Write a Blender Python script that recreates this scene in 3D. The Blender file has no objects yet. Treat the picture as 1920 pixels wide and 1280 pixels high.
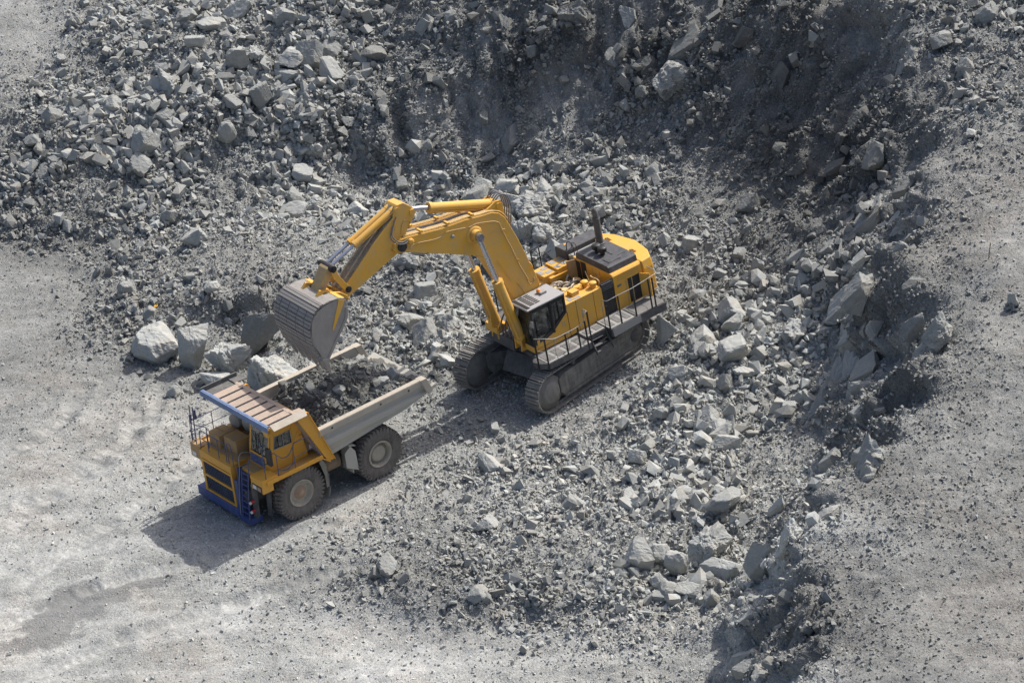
import bpy, math, random
import numpy as np
from mathutils import Vector, Matrix, Quaternion, Euler

SC = bpy.context.scene
COL = SC.collection
RAD = math.radians
rng = np.random.default_rng(7)

# ---------------------------------------------------------------- helpers
def link(name, mesh, parent=None):
    o = bpy.data.objects.new(name, mesh)
    COL.objects.link(o)
    if parent is not None:
        o.parent = parent
    return o

def tag(o, label=None, cat=None, group=None, kind=None):
    if label: o['label'] = label
    if cat: o['category'] = cat
    if group: o['group'] = group
    if kind: o['kind'] = kind
    return o

def empty(name, M=None):
    o = bpy.data.objects.new(name, None)
    COL.objects.link(o)
    if M is not None:
        o.matrix_world = M
    return o

def np_mesh(name, v, faces_flat, loop_tot, smooth=False):
    me = bpy.data.meshes.new(name)
    nv = len(v); nl = len(faces_flat); nf = len(loop_tot)
    me.vertices.add(nv); me.vertices.foreach_set('co', np.asarray(v, np.float32).ravel())
    me.loops.add(nl); me.loops.foreach_set('vertex_index', np.asarray(faces_flat, np.int32))
    st = np.zeros(nf, np.int32); st[1:] = np.cumsum(loop_tot)[:-1]
    me.polygons.add(nf)
    me.polygons.foreach_set('loop_start', st)
    me.polygons.foreach_set('use_smooth', np.full(nf, bool(smooth)))
    me.update(calc_edges=True)
    return me

class MB:
    """collects shapes and links them as one mesh"""
    def __init__(s):
        s.v = []; s.f = []; s.sm = []
    def add(s, vs, fs, smooth=False):
        n = len(s.v)
        s.v += [tuple(p) for p in vs]
        s.f += [tuple(i + n for i in f) for f in fs]
        s.sm += [smooth] * len(fs)
        return s
    def box(s, c, d, rot=None, taper=1.0):
        x, y, z = d[0] / 2, d[1] / 2, d[2] / 2
        vs = [(-x, -y, -z), (x, -y, -z), (x, y, -z), (-x, y, -z), (-x * taper, -y * taper, z), (x * taper, -y * taper, z), (x * taper, y * taper, z), (-x * taper, y * taper, z)]
        if rot is not None:
            R = rot if isinstance(rot, Matrix) else Euler(rot).to_matrix()
            vs = [R @ Vector(p) for p in vs]
        vs = [(p[0] + c[0], p[1] + c[1], p[2] + c[2]) for p in vs]
        return s.add(vs, [(3, 2, 1, 0), (4, 5, 6, 7), (0, 1, 5, 4), (1, 2, 6, 5), (2, 3, 7, 6), (3, 0, 4, 7)])
    def bb(s, x0, x1, y0, y1, z0, z1):
        return s.box(((x0 + x1) / 2, (y0 + y1) / 2, (z0 + z1) / 2), (abs(x1 - x0), abs(y1 - y0), abs(z1 - z0)))
    def prism(s, poly, axis, a, b):
        """2D outline swept along an axis: y -> (x,z); x -> (y,z); z -> (x,y)"""
        def P(p, t):
            return (p[0], t, p[1]) if axis == 'y' else ((t, p[0], p[1]) if axis == 'x' else (p[0], p[1], t))
        n = len(poly)
        area = sum(poly[i][0] * poly[(i + 1) % n][1] - poly[(i + 1) % n][0] * poly[i][1] for i in range(n))
        if area < 0: poly = poly[::-1]
        vs = [P(p, a) for p in poly] + [P(p, b) for p in poly]
        fs = [tuple(range(n)), tuple(range(2 * n - 1, n - 1, -1))] + [(i, n + i, n + (i + 1) % n, (i + 1) % n) for i in range(n)]
        flip = (a < b) if axis in ('x', 'z') else (a > b)
        if flip: fs = [f[::-1] for f in fs]
        return s.add(vs, fs)
    def slab(s, pts, t):
        """planar polygon given thickness t along its normal (both ways)"""
        q = [Vector(p) for p in pts]
        nrm = Vector((0, 0, 0))
        for i in range(len(q)):
            nrm += q[i].cross(q[(i + 1) % len(q)])
        nrm.normalize()
        n = len(q)
        vs = [p + nrm * t / 2 for p in q] + [p - nrm * t / 2 for p in q]
        fs = [tuple(range(n)), tuple(range(2 * n - 1, n - 1, -1))] + [(i, n + i, n + (i + 1) % n, (i + 1) % n) for i in range(n)]
        return s.add(vs, fs)
    def cyl(s, p0, p1, r0, r1=None, n=16, smooth=True):
        r1 = r0 if r1 is None else r1
        p0 = Vector(p0); p1 = Vector(p1); d = (p1 - p0).normalized()
        a = d.orthogonal().normalized(); b = d.cross(a)
        vs = []
        for p, r in ((p0, r0), (p1, r1)):
            for i in range(n):
                t = 2 * math.pi * i / n
                vs.append(p + (a * math.cos(t) + b * math.sin(t)) * r)
        s.add(vs, [(i, (i + 1) % n, n + (i + 1) % n, n + i) for i in range(n)], smooth)
        s.add(vs, [tuple(range(n - 1, -1, -1)), tuple(range(n, 2 * n))])
        return s
    def tube(s, pts, r, n=6, closed=False):
        q = [Vector(p) for p in pts]
        m = len(q); vs = []
        up = None
        for i in range(m):
            t = (q[min(i + 1, m - 1)] - q[max(i - 1, 0)]).normalized()
            if up is None: up = t.orthogonal().normalized()
            up = (up - t * up.dot(t))
            if up.length < 1e-4: up = t.orthogonal()
            up.normalize()
            b = t.cross(up)
            for k in range(n):
                a = 2 * math.pi * k / n
                vs.append(q[i] + (up * math.cos(a) + b * math.sin(a)) * r)
        fs = [(i * n + k, i * n + (k + 1) % n, (i + 1) * n + (k + 1) % n, (i + 1) * n + k) for i in range(m - 1) for k in range(n)]
        s.add(vs, fs, True)
        s.add(vs, [tuple(range(n - 1, -1, -1)), tuple(range((m - 1) * n, m * n))])
        return s
    def lathe(s, prof, c, axis, n=40, smooth=True):
        """prof: (radius, height along axis)"""
        c = Vector(c); d = Vector(axis).normalized()
        a = d.orthogonal().normalized(); b = d.cross(a)
        vs = []
        for r, h in prof:
            for i in range(n):
                t = 2 * math.pi * i / n
                vs.append(c + d * h + (a * math.cos(t) + b * math.sin(t)) * r)
        m = len(prof)
        fs = [(j * n + i, j * n + (i + 1) % n, (j + 1) * n + (i + 1) % n, (j + 1) * n + i) for j in range(m - 1) for i in range(n)]
        return s.add(vs, fs, smooth)
    def build(s, name, mat, parent=None, rz=0.0, bevel=0.0, fix=True):
        me = bpy.data.meshes.new(name)
        me.from_pydata(s.v, [], s.f)
        me.polygons.foreach_set('use_smooth', s.sm)
        me.materials.append(mat)
        if fix:
            import bmesh
            bm = bmesh.new(); bm.from_mesh(me)
            bmesh.ops.recalc_face_normals(bm, faces=bm.faces)
            bm.to_mesh(me); bm.free()
        me.update()
        o = link(name, me, parent)
        if rz: o.rotation_euler = (0, 0, rz)
        if bevel:
            m = o.modifiers.new('edge', 'BEVEL'); m.width = bevel; m.segments = 2
            m.limit_method = 'ANGLE'; m.angle_limit = RAD(40)
        return o

def smooth_path(pts, k=6):
    """Catmull-Rom through the points"""
    q = [Vector(p) for p in pts]
    q = [q[0] * 2 - q[1]] + q + [q[-1] * 2 - q[-2]]
    out = []
    for i in range(1, len(q) - 2):
        for j in range(k):
            t = j / k
            out.append(0.5 * ((2 * q[i]) + (q[i + 1] - q[i - 1]) * t + (2 * q[i - 1] - 5 * q[i] + 4 * q[i + 1] - q[i + 2]) * t * t + (3 * q[i] - q[i - 1] - 3 * q[i + 1] + q[i + 2]) * t ** 3))
    out.append(q[-2])
    return out

# ---------------------------------------------------------------- materials
class NT:
    def __init__(s, name):
        s.m = bpy.data.materials.new(name); s.m.use_nodes = True
        s.t = s.m.node_tree; s.t.nodes.clear()
        s.out = s.t.nodes.new('ShaderNodeOutputMaterial')
    def n(s, typ, ins=None, **kw):
        nd = s.t.nodes.new('ShaderNode' + typ)
        for k, v in kw.items(): setattr(nd, k, v)
        for k, v in (ins or {}).items():
            sock = nd.inputs[k]
            if isinstance(v, bpy.types.NodeSocket): s.t.links.new(v, sock)
            else: sock.default_value = v
        return nd
    def math(s, op, a, b=0.0, c=0.0, clamp=False):
        nd = s.n('Math', {0: a, 1: b, 2: c}, operation=op); nd.use_clamp = clamp
        return nd.outputs[0]
    def mix(s, f, a, b):
        nd = s.n('Mix', None, data_type='RGBA')
        for i, v in ((0, f), (6, a), (7, b)):
            if isinstance(v, bpy.types.NodeSocket): s.t.links.new(v, nd.inputs[i])
            else: nd.inputs[i].default_value = v if i == 0 else (*v[:3], 1)
        return nd.outputs[2]
    def ramp(s, x, pts):
        nd = s.n('ValToRGB', {0: x})
        e = nd.color_ramp.elements
        while len(e) < len(pts): e.new(0.5)
        for i, (p, c) in enumerate(pts):
            e[i].position = p
            e[i].color = (c, c, c, 1) if not isinstance(c, tuple) else (*c, 1)
        return nd.outputs[0]
    def noise(s, vec, scale, detail=4.0, rough=0.55, dist=0.0):
        nd = s.n('TexNoise', {'Vector': vec, 'Scale': scale, 'Detail': detail, 'Roughness': rough, 'Distortion': dist})
        return nd.outputs[0]
    def bsdf(s, col, rough=0.8, metal=0.0, normal=None, spec=0.3):
        ins = {'Base Color': col if isinstance(col, bpy.types.NodeSocket) else (*col, 1), 'Roughness': rough, 'Metallic': metal, 'Specular IOR Level': spec}
        if normal is not None: ins['Normal'] = normal
        b = s.n('BsdfPrincipled', ins)
        s.t.links.new(b.outputs[0], s.out.inputs[0])
        return b
    def bump(s, h, strength=0.5, dist=0.05, normal=None):
        ins = {'Height': h, 'Strength': strength, 'Distance': dist}
        if normal is not None: ins['Normal'] = normal
        return s.n('Bump', ins).outputs[0]

def paint(name, col, dirt=(0.30, 0.28, 0.24), amount=0.45, rough=0.5, metal=0.0, scale=1.0, spec=0.35):
    """worn paint: tone drift, dust film, scratches, dried splashes"""
    t = NT(name)
    co = t.n('TexCoord').outputs['Object']
    big = t.noise(co, 0.55 * scale, 3, 0.5)
    mid = t.noise(co, 2.6 * scale, 6, 0.65, 0.4)
    st = t.n('Mapping', {'Vector': co, 'Scale': (3.0, 3.0, 0.45)}).outputs[0]
    streak = t.noise(st, 2.2 * scale, 5, 0.6)
    fine = t.noise(co, 16 * scale, 3, 0.6)
    f = t.math('MULTIPLY_ADD', mid, 0.45, t.math('MULTIPLY_ADD', streak, 0.4, t.math('MULTIPLY', big, 0.35)))
    f = t.ramp(f, [(0.48, 0.0), (0.74, 1.0)])
    f = t.math('MULTIPLY', f, amount, clamp=True)
    f = t.math('ADD', f, amount * 0.16)
    tone = t.math('MULTIPLY_ADD', fine, 0.3, t.math('MULTIPLY_ADD', big, 0.3, 0.70))
    c0 = t.mix(tone, (0, 0, 0), col)
    chip = t.ramp(t.math('MULTIPLY_ADD', fine, 0.5, t.math('MULTIPLY', mid, 0.5)), [(0.64, 0.0), (0.70, 1.0)])
    c1 = t.mix(f, c0, dirt)
    c2 = t.mix(t.math('MULTIPLY', chip, 0.35 * min(1, amount * 2)), c1, tuple(q * 0.35 for q in dirt))
    r = t.math('MULTIPLY_ADD', f, 0.5, rough, clamp=True)
    nb = t.bump(t.math('MULTIPLY_ADD', fine, 0.3, mid), 0.12, 0.02)
    t.bsdf(c2, r, metal, nb, spec)
    return t.m

def rock_mat(name, col, attr=None, scale=1.0, bump=0.6, coord='Object', speck=1.0):
    t = NT(name)
    co = t.n('TexCoord').outputs['Object'] if coord == 'Object' else t.n('NewGeometry').outputs['Position']
    a = t.noise(co, 1.3 * scale, 4, 0.6, 0.3)
    b = t.noise(co, 7.0 * scale, 5, 0.65)
    vs = t.n('Mapping', {'Vector': co, 'Rotation': (0.6, 0.4, 0.2), 'Scale': (1, 1, 4.0)}).outputs[0]
    vein = t.noise(vs, 2.4 * scale, 5, 0.6, 0.8)
    k = t.math('MULTIPLY_ADD', a, 0.5, t.math('MULTIPLY_ADD', b, 0.45, t.math('MULTIPLY_ADD', vein, 0.3, 0.38)))
    if attr:
        at = t.n('Attribute', attribute_name=attr)
        k = t.math('MULTIPLY', k, at.outputs['Fac'])
    else:
        oi = t.n('ObjectInfo').outputs['Random']
        k = t.math('MULTIPLY', k, t.math('MULTIPLY_ADD', oi, 0.34, 0.84))
    warm = t.ramp(t.noise(co, 0.9 * scale, 3, 0.5), [(0.35, 0.0), (0.7, 1.0)])
    base = t.mix(warm, (col[0] * 0.96, col[1] * 1.0, col[2] * 1.02), (col[0] * 1.05, col[1] * 1.0, col[2] * 0.92))
    c = t.n('VectorMath', {0: base, 1: k}, operation='SCALE')
    t.t.links.new(k, c.inputs['Scale'])
    h = t.math('MULTIPLY_ADD', b, 0.6, vein)
    nb = t.bump(h, bump, 0.06 / scale)
    t.bsdf(c.outputs[0], 0.92, 0, nb, 0.15)
    return t.m

# ---------------------------------------------------------------- noise in numpy
def _h(ix, iy, s):
    n = (ix.astype(np.int64) * 374761393 + iy.astype(np.int64) * 668265263 + s * 974634777) & 0xFFFFFFFF
    n = ((n ^ (n >> 13)) * 1274126177) & 0xFFFFFFFF
    n = ((n ^ (n >> 15)) * 2246822519) & 0xFFFFFFFF
    return ((n ^ (n >> 16)) & 0xFFFFFF) / float(0xFFFFFF)

def vnoise(x, y, s):
    ix = np.floor(x).astype(np.int64); iy = np.floor(y).astype(np.int64)
    fx = x - ix; fy = y - iy
    def g(a, b):
        t = _h(ix + a, iy + b, s) * 2 * np.pi
        return np.cos(t) * (fx - a) + np.sin(t) * (fy - b)
    u = fx * fx * fx * (fx * (fx * 6 - 15) + 10); v = fy * fy * fy * (fy * (fy * 6 - 15) + 10)
    return 1.5 * ((g(0, 0) * (1 - u) + g(1, 0) * u) * (1 - v) + (g(0, 1) * (1 - u) + g(1, 1) * u) * v)

def fbm(x, y, s, oct=4, gain=0.5):
    r = 0; a = 1.0
    for i in range(oct):
        r = r + a * vnoise(x, y, s + i * 17); x = x * 2.03 + 3.1; y = y * 2.03 + 1.7; a *= gain
    return r

def facet(x, y, s, tilt=0.8):
    """jittered cells, each a tilted plane with its own level: broken-rock relief"""
    ix = np.floor(x).astype(np.int64); iy = np.floor(y).astype(np.int64)
    best = np.full(x.shape, 1e9); val = np.zeros(x.shape)
    for a in (-1, 0, 1):
        for b in (-1, 0, 1):
            cx = ix + a; cy = iy + b
            px = cx + _h(cx, cy, s); py = cy + _h(cx, cy, s + 1)
            dx = x - px; dy = y - py
            d = dx * dx + dy * dy
            h = (_h(cx, cy, s + 2) - 0.5) + tilt * ((_h(cx, cy, s + 3) - 0.5) * 2 * dx + (_h(cx, cy, s + 4) - 0.5) * 2 * dy)
            m = d < best
            best = np.where(m, d, best); val = np.where(m, h, val)
    return val

# ---------------------------------------------------------------- the pit: ground form from surveyed spots
# (x, y, z, rubble cover, stone size, tone: rock colour with some shade and fill light painted in)
CTRL = [(-19.91,25.93,0.3,0.15,0.5,0.63), (-16.22,24.74,0.2,0.1,0.5,0.67), (-19.35,20.56,0,0.05,0.4,0.71), (-16.13,17.47,0,0.05,0.4,0.75), (-16.55,10.5,0,0.1,0.4,0.67),
(-12.83,12.1,0,0.15,0.4,0.71), (-17.42,3.62,0,0.05,0.4,0.87), (-13.64,5.59,0,0.1,0.4,0.87), (-10.73,2.47,0,0.1,0.4,0.87), (-16.56,-3.95,0,0.03,0.4,0.98),
(-13.72,-2.02,0,0.05,0.4,0.98), (-9.85,-9.6,0,0.05,0.4,0.98), (-15.28,-15.1,0,0.03,0.4,0.98), (-8.34,-14.12,0,0.05,0.4,0.98), (-3.55,-16.9,0,0.1,0.4,0.98),
(-4.91,-11.7,0,0.1,0.4,0.98), (-8.84,5.82,0,0.15,0.5,0.87), (-8.63,-1.91,0,0.2,0.5,0.98), (-0.09,-16.63,0,0.1,0.4,1.09), (-0.81,-11.22,0.4,0.55,0.5,0.8),
(1.13,-10.68,0.7,0.6,0.5,0.82), (2.55,-13.38,0.75,0.75,0.6,0.74), (4.19,-14.21,0.85,0.75,0.5,0.75), (2.48,-14.95,0.12,0.15,0.5,0.97), (5.82,-14.84,0.95,0.8,0.59,0.78),
(8.62,-15.09,1.1,0.85,0.67,0.85), (5.72,-16.12,0.15,0.2,0.42,0.97), (9.14,-17.13,0.2,0.25,0.42,0.97), (-0.35,-13.35,0.05,0.15,0.4,1.01), (3.39,-16.5,0.1,0.15,0.5,1.05),
(6.74,-19.42,0.1,0.2,0.42,1.05), (8.1,-15.06,0.3,0.6,0.59,0.93), (12.34,-20.45,0.5,0.3,0.5,0.97), (-12.69,-10.42,-0.03,0,0.3,0.98), (2.59,-2.5,0.1,0.5,0.5,0.97),
(0.58,-6.93,0.1,0.3,0.4,0.97), (4.97,0.94,0.2,0.5,0.42,0.97), (6.06,-6.15,0.5,0.7,0.59,1.01), (8.73,-2.25,0.5,0.8,0.59,1.01), (9.61,-9.54,0.8,0.8,0.67,0.97),
(12.33,-5.32,0.8,0.9,0.84,0.97), (12.44,-13.69,0.9,0.9,1.01,0.97), (11.43,0.32,0.5,0.7,0.5,1.01), (15.22,-0.86,0.8,0.8,0.67,1.01), (15.98,-6.28,1,1,1.01,0.97),
(15.52,-11.15,1.2,1,1.18,0.97), (15.34,-15.32,1.1,0.8,0.84,0.97), (17.72,-10.77,1.3,0.9,1.01,0.93), (13.48,-17.74,0.7,0.5,0.5,1.01), (16.88,2.67,1.6,1,1.1,0.97),
(19.16,4.25,2,1,1.2,0.93), (16.91,8.44,1.8,1,1,0.89), (19.05,10.63,2.28,1,1.2,0.85), (19.59,-0.98,1.6,0.9,1,0.93), (19.52,-5.79,1.5,0.7,0.67,0.93),
(16.94,14.65,2,0.6,0.6,0.85), (18.72,15.45,2.37,0.5,0.6,0.8), (13.07,24.38,1.8,1,1.1,0.89), (10.05,23.57,1.5,1,1.3,0.97), (16.1,24.62,2.7,0.9,0.9,0.8),
(16.62,20.6,2.28,0.9,0.8,0.8), (7.22,28.7,1,1,0.8,0.89), (4.15,28.76,0.6,0.9,1,1.01), (1.11,31.55,0.6,0.9,1,0.97), (3.96,17.64,0.5,0.7,0.8,0.8),
(5.27,12.5,0.5,0.9,0.9,0.97), (3.31,11.88,0.4,1,0.9,0.97), (1.11,19.26,0.6,0.7,0.6,0.8), (4.32,7.48,0.2,0.9,0.8,0.97), (-10.75,24.46,0.8,0.7,0.7,0.89),
(-7.13,24.27,1.2,0.7,0.7,0.89), (-3.26,23.5,1.2,0.7,0.7,0.93), (-1.69,18.42,1.3,0.5,0.5,0.89), (-5.98,18.86,1.5,0.6,0.5,0.8), (-8.83,17.92,1.3,0.6,0.6,0.85),
(-4.94,15.5,2,0.6,0.5,0.7), (-2.72,16.5,1.9,0.5,0.5,0.75), (-6.98,15.63,1.5,0.6,0.5,0.75), (-4.57,15.33,0.3,0.6,0.5,0.7), (-2.62,16.49,0.3,0.5,0.5,0.7),
(-6.56,15.29,0.2,0.6,0.6,0.75), (-3.15,14.65,0.2,0.6,0.6,0.75), (-8.54,15.47,0.3,0.7,0.6,0.85), (-12.46,18.67,0.3,0.9,0.8,0.75), (-12.42,14.18,0.1,0.6,0.6,0.71),
(-14.2,21.93,0.1,0.5,0.6,0.71), (-10.02,11.59,0,0.3,0.5,0.71), (-4.98,10.49,0.1,0.7,0.6,0.89), (-1.16,13.08,0.2,0.8,0.7,0.89), (1.08,11.31,0.3,0.9,0.8,0.97),
(-20.07,27.59,0.5,0.8,0.7,0.7), (-16.92,26.15,0.4,0.8,0.7,0.7), (-13.94,27.13,0.8,0.8,0.8,0.75), (-9.4,27.18,1,0.8,0.8,0.85), (-4.89,27.66,1,1,0.8,0.96),
(-1.3,28.75,0.8,1,0.9,1.05), (-1.87,31.48,1.6,1,1,0.96), (-18.24,29.98,2.2,1,0.9,0.77), (-13.95,30.39,2.6,1,1.1,0.83), (-9.4,30.89,2.6,1,1.1,0.83),
(-5.47,30.93,2.2,1,1,0.83), (-17.05,32.83,3.8,1,1.1,0.83), (-12.4,33.19,4.2,1,1.2,0.87), (-7.77,32.95,4.2,1,1.2,0.87), (-4.19,32.91,3.2,1,1.2,0.87),
(-1.64,33.59,4,1,1.1,0.83), (-15.5,38.25,5,1,0.9,0.92), (-10.95,37.42,5.6,1,1,0.92), (-6.17,37.01,6,1,1,0.92), (-2.15,37.05,5.6,1,1.2,0.87),
(-14.96,45.22,6.2,1,0.9,0.87), (-10.51,43.3,6.9,1,0.9,0.92), (-5.24,41.67,7.4,1,0.9,0.92), (-0.73,40.1,7.6,1,0.9,0.83), (-20.31,35.53,4.6,1,0.6,0.87),
(-21.57,47.12,5,0.1,0.4,0.85), (-18.44,45.91,5.2,0.1,0.4,0.85), (-18.01,41.24,5,0.2,0.5,0.85), (-19.98,51.32,5.3,0.1,0.4,0.85), (1.3,32.48,2.53,1,0.9,0.9),
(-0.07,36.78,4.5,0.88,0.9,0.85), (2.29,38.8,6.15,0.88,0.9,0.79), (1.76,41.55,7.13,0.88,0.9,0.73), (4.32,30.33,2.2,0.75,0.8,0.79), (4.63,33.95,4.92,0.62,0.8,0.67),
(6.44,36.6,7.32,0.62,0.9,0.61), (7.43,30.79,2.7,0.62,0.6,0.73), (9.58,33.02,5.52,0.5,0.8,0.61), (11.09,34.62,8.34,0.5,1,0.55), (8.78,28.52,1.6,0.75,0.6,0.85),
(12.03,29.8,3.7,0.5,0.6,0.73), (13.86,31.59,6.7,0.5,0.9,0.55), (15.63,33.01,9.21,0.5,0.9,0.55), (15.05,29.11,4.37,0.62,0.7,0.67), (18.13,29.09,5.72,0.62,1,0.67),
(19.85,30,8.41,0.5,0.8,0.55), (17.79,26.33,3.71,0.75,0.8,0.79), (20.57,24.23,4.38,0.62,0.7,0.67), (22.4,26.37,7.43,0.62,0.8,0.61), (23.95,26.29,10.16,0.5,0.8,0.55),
(22.86,19.03,4.01,0.4,0.6,0.45), (24.63,21.16,6.32,0.4,0.7,0.4), (26.17,21.4,9.17,0.4,0.8,0.4), (27.39,23.5,11.87,0.5,0.8,0.45), (20.34,19.94,2.88,0.4,0.5,0.7),  # dark face: brown rock, with part of its shade painted into the tone
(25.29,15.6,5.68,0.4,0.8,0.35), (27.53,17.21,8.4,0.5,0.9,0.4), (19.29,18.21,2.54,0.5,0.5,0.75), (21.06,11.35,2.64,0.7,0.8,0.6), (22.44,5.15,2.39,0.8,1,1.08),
(22.76,0.7,2.1,0.6,0.8,1.08), (22.51,-3.87,1.8,0.4,0.6,0.8), (21.77,-7.38,1.5,0.6,0.7,1.08), (18.91,-12.75,1.3,0.8,0.67,1.08), (17.15,-16.18,1.2,0.6,0.59,0.97),  # right face: tone raised to paint out the shade lying on it
(15.03,-20.2,0.8,0.4,0.42,0.97), (14.31,-23.47,0.8,0.3,0.42,0.97), (29.86,17.65,11,0.6,0.7,0.75), (28.79,21.33,12.6,0.6,0.8,0.7), (29.89,11.27,10.2,0.6,0.7,0.7),
(28.87,6.05,9.5,0.5,0.6,0.8), (27.81,1.97,9,0.4,0.6,0.66), (26.94,-1.75,8.7,0.4,0.5,0.63), (26.89,-6.46,8.4,0.4,0.5,0.63), (26.25,-10.94,8.2,0.4,0.5,0.63),
(24.42,-14.3,7.9,0.4,0.5,0.63), (22.65,-16.18,7.6,0.4,0.5,0.66), (20.97,-18.45,7.19,0.4,0.6,0.66), (19.47,-20.17,6.72,0.5,0.6,1.08), (18.87,-22.55,6.49,0.4,0.6,0.63),
(18.87,-25.35,6.54,0.4,0.6,0.59), (18.99,-28.08,6.61,0.4,0.5,0.59), (17.6,-30.06,6.26,0.4,0.5,1.08), (35.61,18.73,12.4,0.7,0.9,0.75), (32.61,17.48,12,0.7,0.9,0.75),
(32.71,10.62,10.8,0.5,0.6,0.85), (30.63,6.45,10,0.35,0.5,0.63), (32.65,3.43,9.8,0.15,0.4,0.7), (30.6,-0.7,9.2,0.08,0.4,0.73), (30.52,-7.52,8.6,0.1,0.4,0.7),
(27.46,-11.34,8.3,0.25,0.45,0.66), (28.93,-15.72,8,0.25,0.4,0.66), (25.33,-16.98,7.8,0.25,0.4,0.66), (22.61,-20.13,7.4,0.3,0.4,0.66), (25.44,-22.65,7.4,0.2,0.4,0.64),
(26.85,-26.48,7.2,0.1,0.35,0.63), (21.79,-25.37,7,0.15,0.4,0.63), (23.25,-29.17,6.9,0.15,0.4,0.63), (19.92,-31,6.8,0.15,0.4,0.63), (25.74,-32.18,7,0.05,0.35,0.62),
(1.31,-1.64,-0.02,0.12,0.4,0.97), (-1.31,1.64,-0.02,0.12,0.4,0.97), (-2.36,-4.57,-0.02,0.12,0.4,0.97), (-4.98,-1.29,-0.02,0.12,0.4,0.97),
(-5.24,-5.46,-0.02,0.12,0.4,0.97), (-7.11,-3.11,-0.02,0.12,0.4,0.97), (2.35,1.87,-0.02,0.12,0.4,0.97), (-1.8,-1.43,-0.02,0.12,0.4,0.97), (0.2,-3.94,-0.02,0.12,0.4,0.97),
(-3.79,1.07,-0.02,0.12,0.4,0.97), (9.69,2.13,0.5,0.55,0.6,0.97), (11.98,4.35,0.71,0.55,0.6,0.97), (14.27,6.58,0.92,0.55,0.6,0.97), (6.23,5.72,0.17,0.55,0.6,0.97),
(8.52,7.94,0.38,0.55,0.6,0.97), (10.81,10.17,0.59,0.55,0.6,0.97), (10.25,6.15,0.55,0.55,0.6,0.97), (30.04,21.7,12.65,0.54,0.8,0.7), (28.02,21.11,10.7,0.5,1,0.63),
(31.15,17.79,11.05,0.54,0.7,0.75), (29.07,17.56,9.1,0.5,1,0.68), (31.18,11.16,10.25,0.54,0.7,0.7), (29.09,11.34,8.3,0.5,1,0.63), (30.14,5.77,9.55,0.45,0.6,0.8),
(28.09,6.23,7.6,0.5,1,0.72), (29.07,1.66,9.05,0.36,0.6,0.66), (27.03,2.16,7.1,0.5,1,0.83), (28.23,-1.89,8.75,0.36,0.5,0.63), (26.14,-1.67,6.8,0.5,1,0.79),
(28.18,-6.56,8.45,0.36,0.5,0.63), (26.09,-6.4,6.5,0.5,1,0.79), (27.49,-11.33,8.25,0.36,0.5,0.63), (25.48,-10.7,6.3,0.5,1,0.79), (25.49,-15.04,7.95,0.36,0.5,0.63),
(23.76,-13.85,6,0.5,1,0.79), (23.65,-17.01,7.65,0.36,0.5,0.66), (22.04,-15.67,5.7,0.5,1,0.83), (21.99,-19.26,7.24,0.36,0.6,0.66), (20.35,-17.96,5.29,0.5,1,0.83),
(20.63,-20.76,6.77,0.45,0.6,1.08), (18.76,-19.8,4.82,0.5,1,1.31), (20.17,-22.7,6.54,0.36,0.6,0.63), (18.08,-22.46,4.59,0.5,1,0.79), (20.17,-25.32,6.59,0.36,0.6,0.59),
(18.07,-25.37,4.64,0.5,1,0.74), (20.25,-28.42,6.66,0.36,0.5,0.59), (18.22,-27.87,4.71,0.5,1,0.74), (18.66,-30.81,6.31,0.36,0.5,1.08), (16.94,-29.6,4.36,0.5,1,1.31),
(-45,0,0,0.1,0.5,0.89), (-45,40,3,0.1,0.5,0.89), (-40,80,7,0.1,0.5,0.89), (0,85,14,0.1,0.5,0.89), (40,90,16,0.1,0.5,0.89), (70,60,13,0.1,0.5,0.89),
(70,10,9,0.1,0.5,0.89), (60,-30,6,0.1,0.5,0.89), (35,-60,5,0.1,0.5,0.89), (0,-50,0,0.1,0.5,0.89), (-30,-40,0,0.1,0.5,0.89)]
CT = np.array(CTRL)
_d = np.linalg.norm(CT[:, None, :2] - CT[None, :, :2], axis=2)
_n = len(CT)
_A = np.zeros((_n + 3, _n + 3)); _A[:_n, :_n] = _d - np.eye(_n) * 0.06
_A[:_n, _n] = 1; _A[_n, :_n] = 1
_A[:_n, _n + 1:] = CT[:, :2] / 50; _A[_n + 1:, :_n] = CT[:, :2].T / 50
_W = np.linalg.solve(_A, np.vstack([CT[:, 2:], np.zeros((3, 4))]))

def field(x, y):
    x = np.asarray(x, float); y = np.asarray(y, float)
    sh = x.shape; x = x.ravel(); y = y.ravel(); out = np.zeros((len(x), 4))
    for i in range(0, len(x), 60000):
        q = np.stack([x[i:i + 60000], y[i:i + 60000]], 1)
        D = np.sqrt((q[:, None, 0] - CT[None, :, 0]) ** 2 + (q[:, None, 1] - CT[None, :, 1]) ** 2)
        out[i:i + 60000] = D @ _W[:_n] + _W[_n] + (q / 50) @ _W[_n + 1:]
    return out.reshape(sh + (4,))

# ---------------------------------------------------------------- camera frame (for choosing what is worth building)
CAM_M = np.array([[0.99614779, -0.04164174, -0.07717220], [0.08769027, 0.47304363, 0.87666421], [0.0, 0.88005437, -0.47487294]])
CAM_C = np.array([8.209335, -120.830222, 70.888088])
FPX = 5446.0
def to_px(P):
    q = (np.atleast_2d(P) - CAM_C) @ CAM_M.T
    return np.stack([960 + FPX * q[:, 0] / q[:, 2], 640 - FPX * q[:, 1] / q[:, 2]], 1)

# ================================================================ TERRAIN
def axis_steps(a0, a1, step, far):
    c = list(np.arange(a0, a1 + 1e-6, step)); lo = []; hi = []; s = step; x = a0
    while x > -far: s *= 1.22; x -= s; lo.append(x)
    s = step; x = a1
    while x < far: s *= 1.22; x += s; hi.append(x)
    return np.array(lo[::-1] + c + hi), len(lo), len(lo) + len(c)

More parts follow.
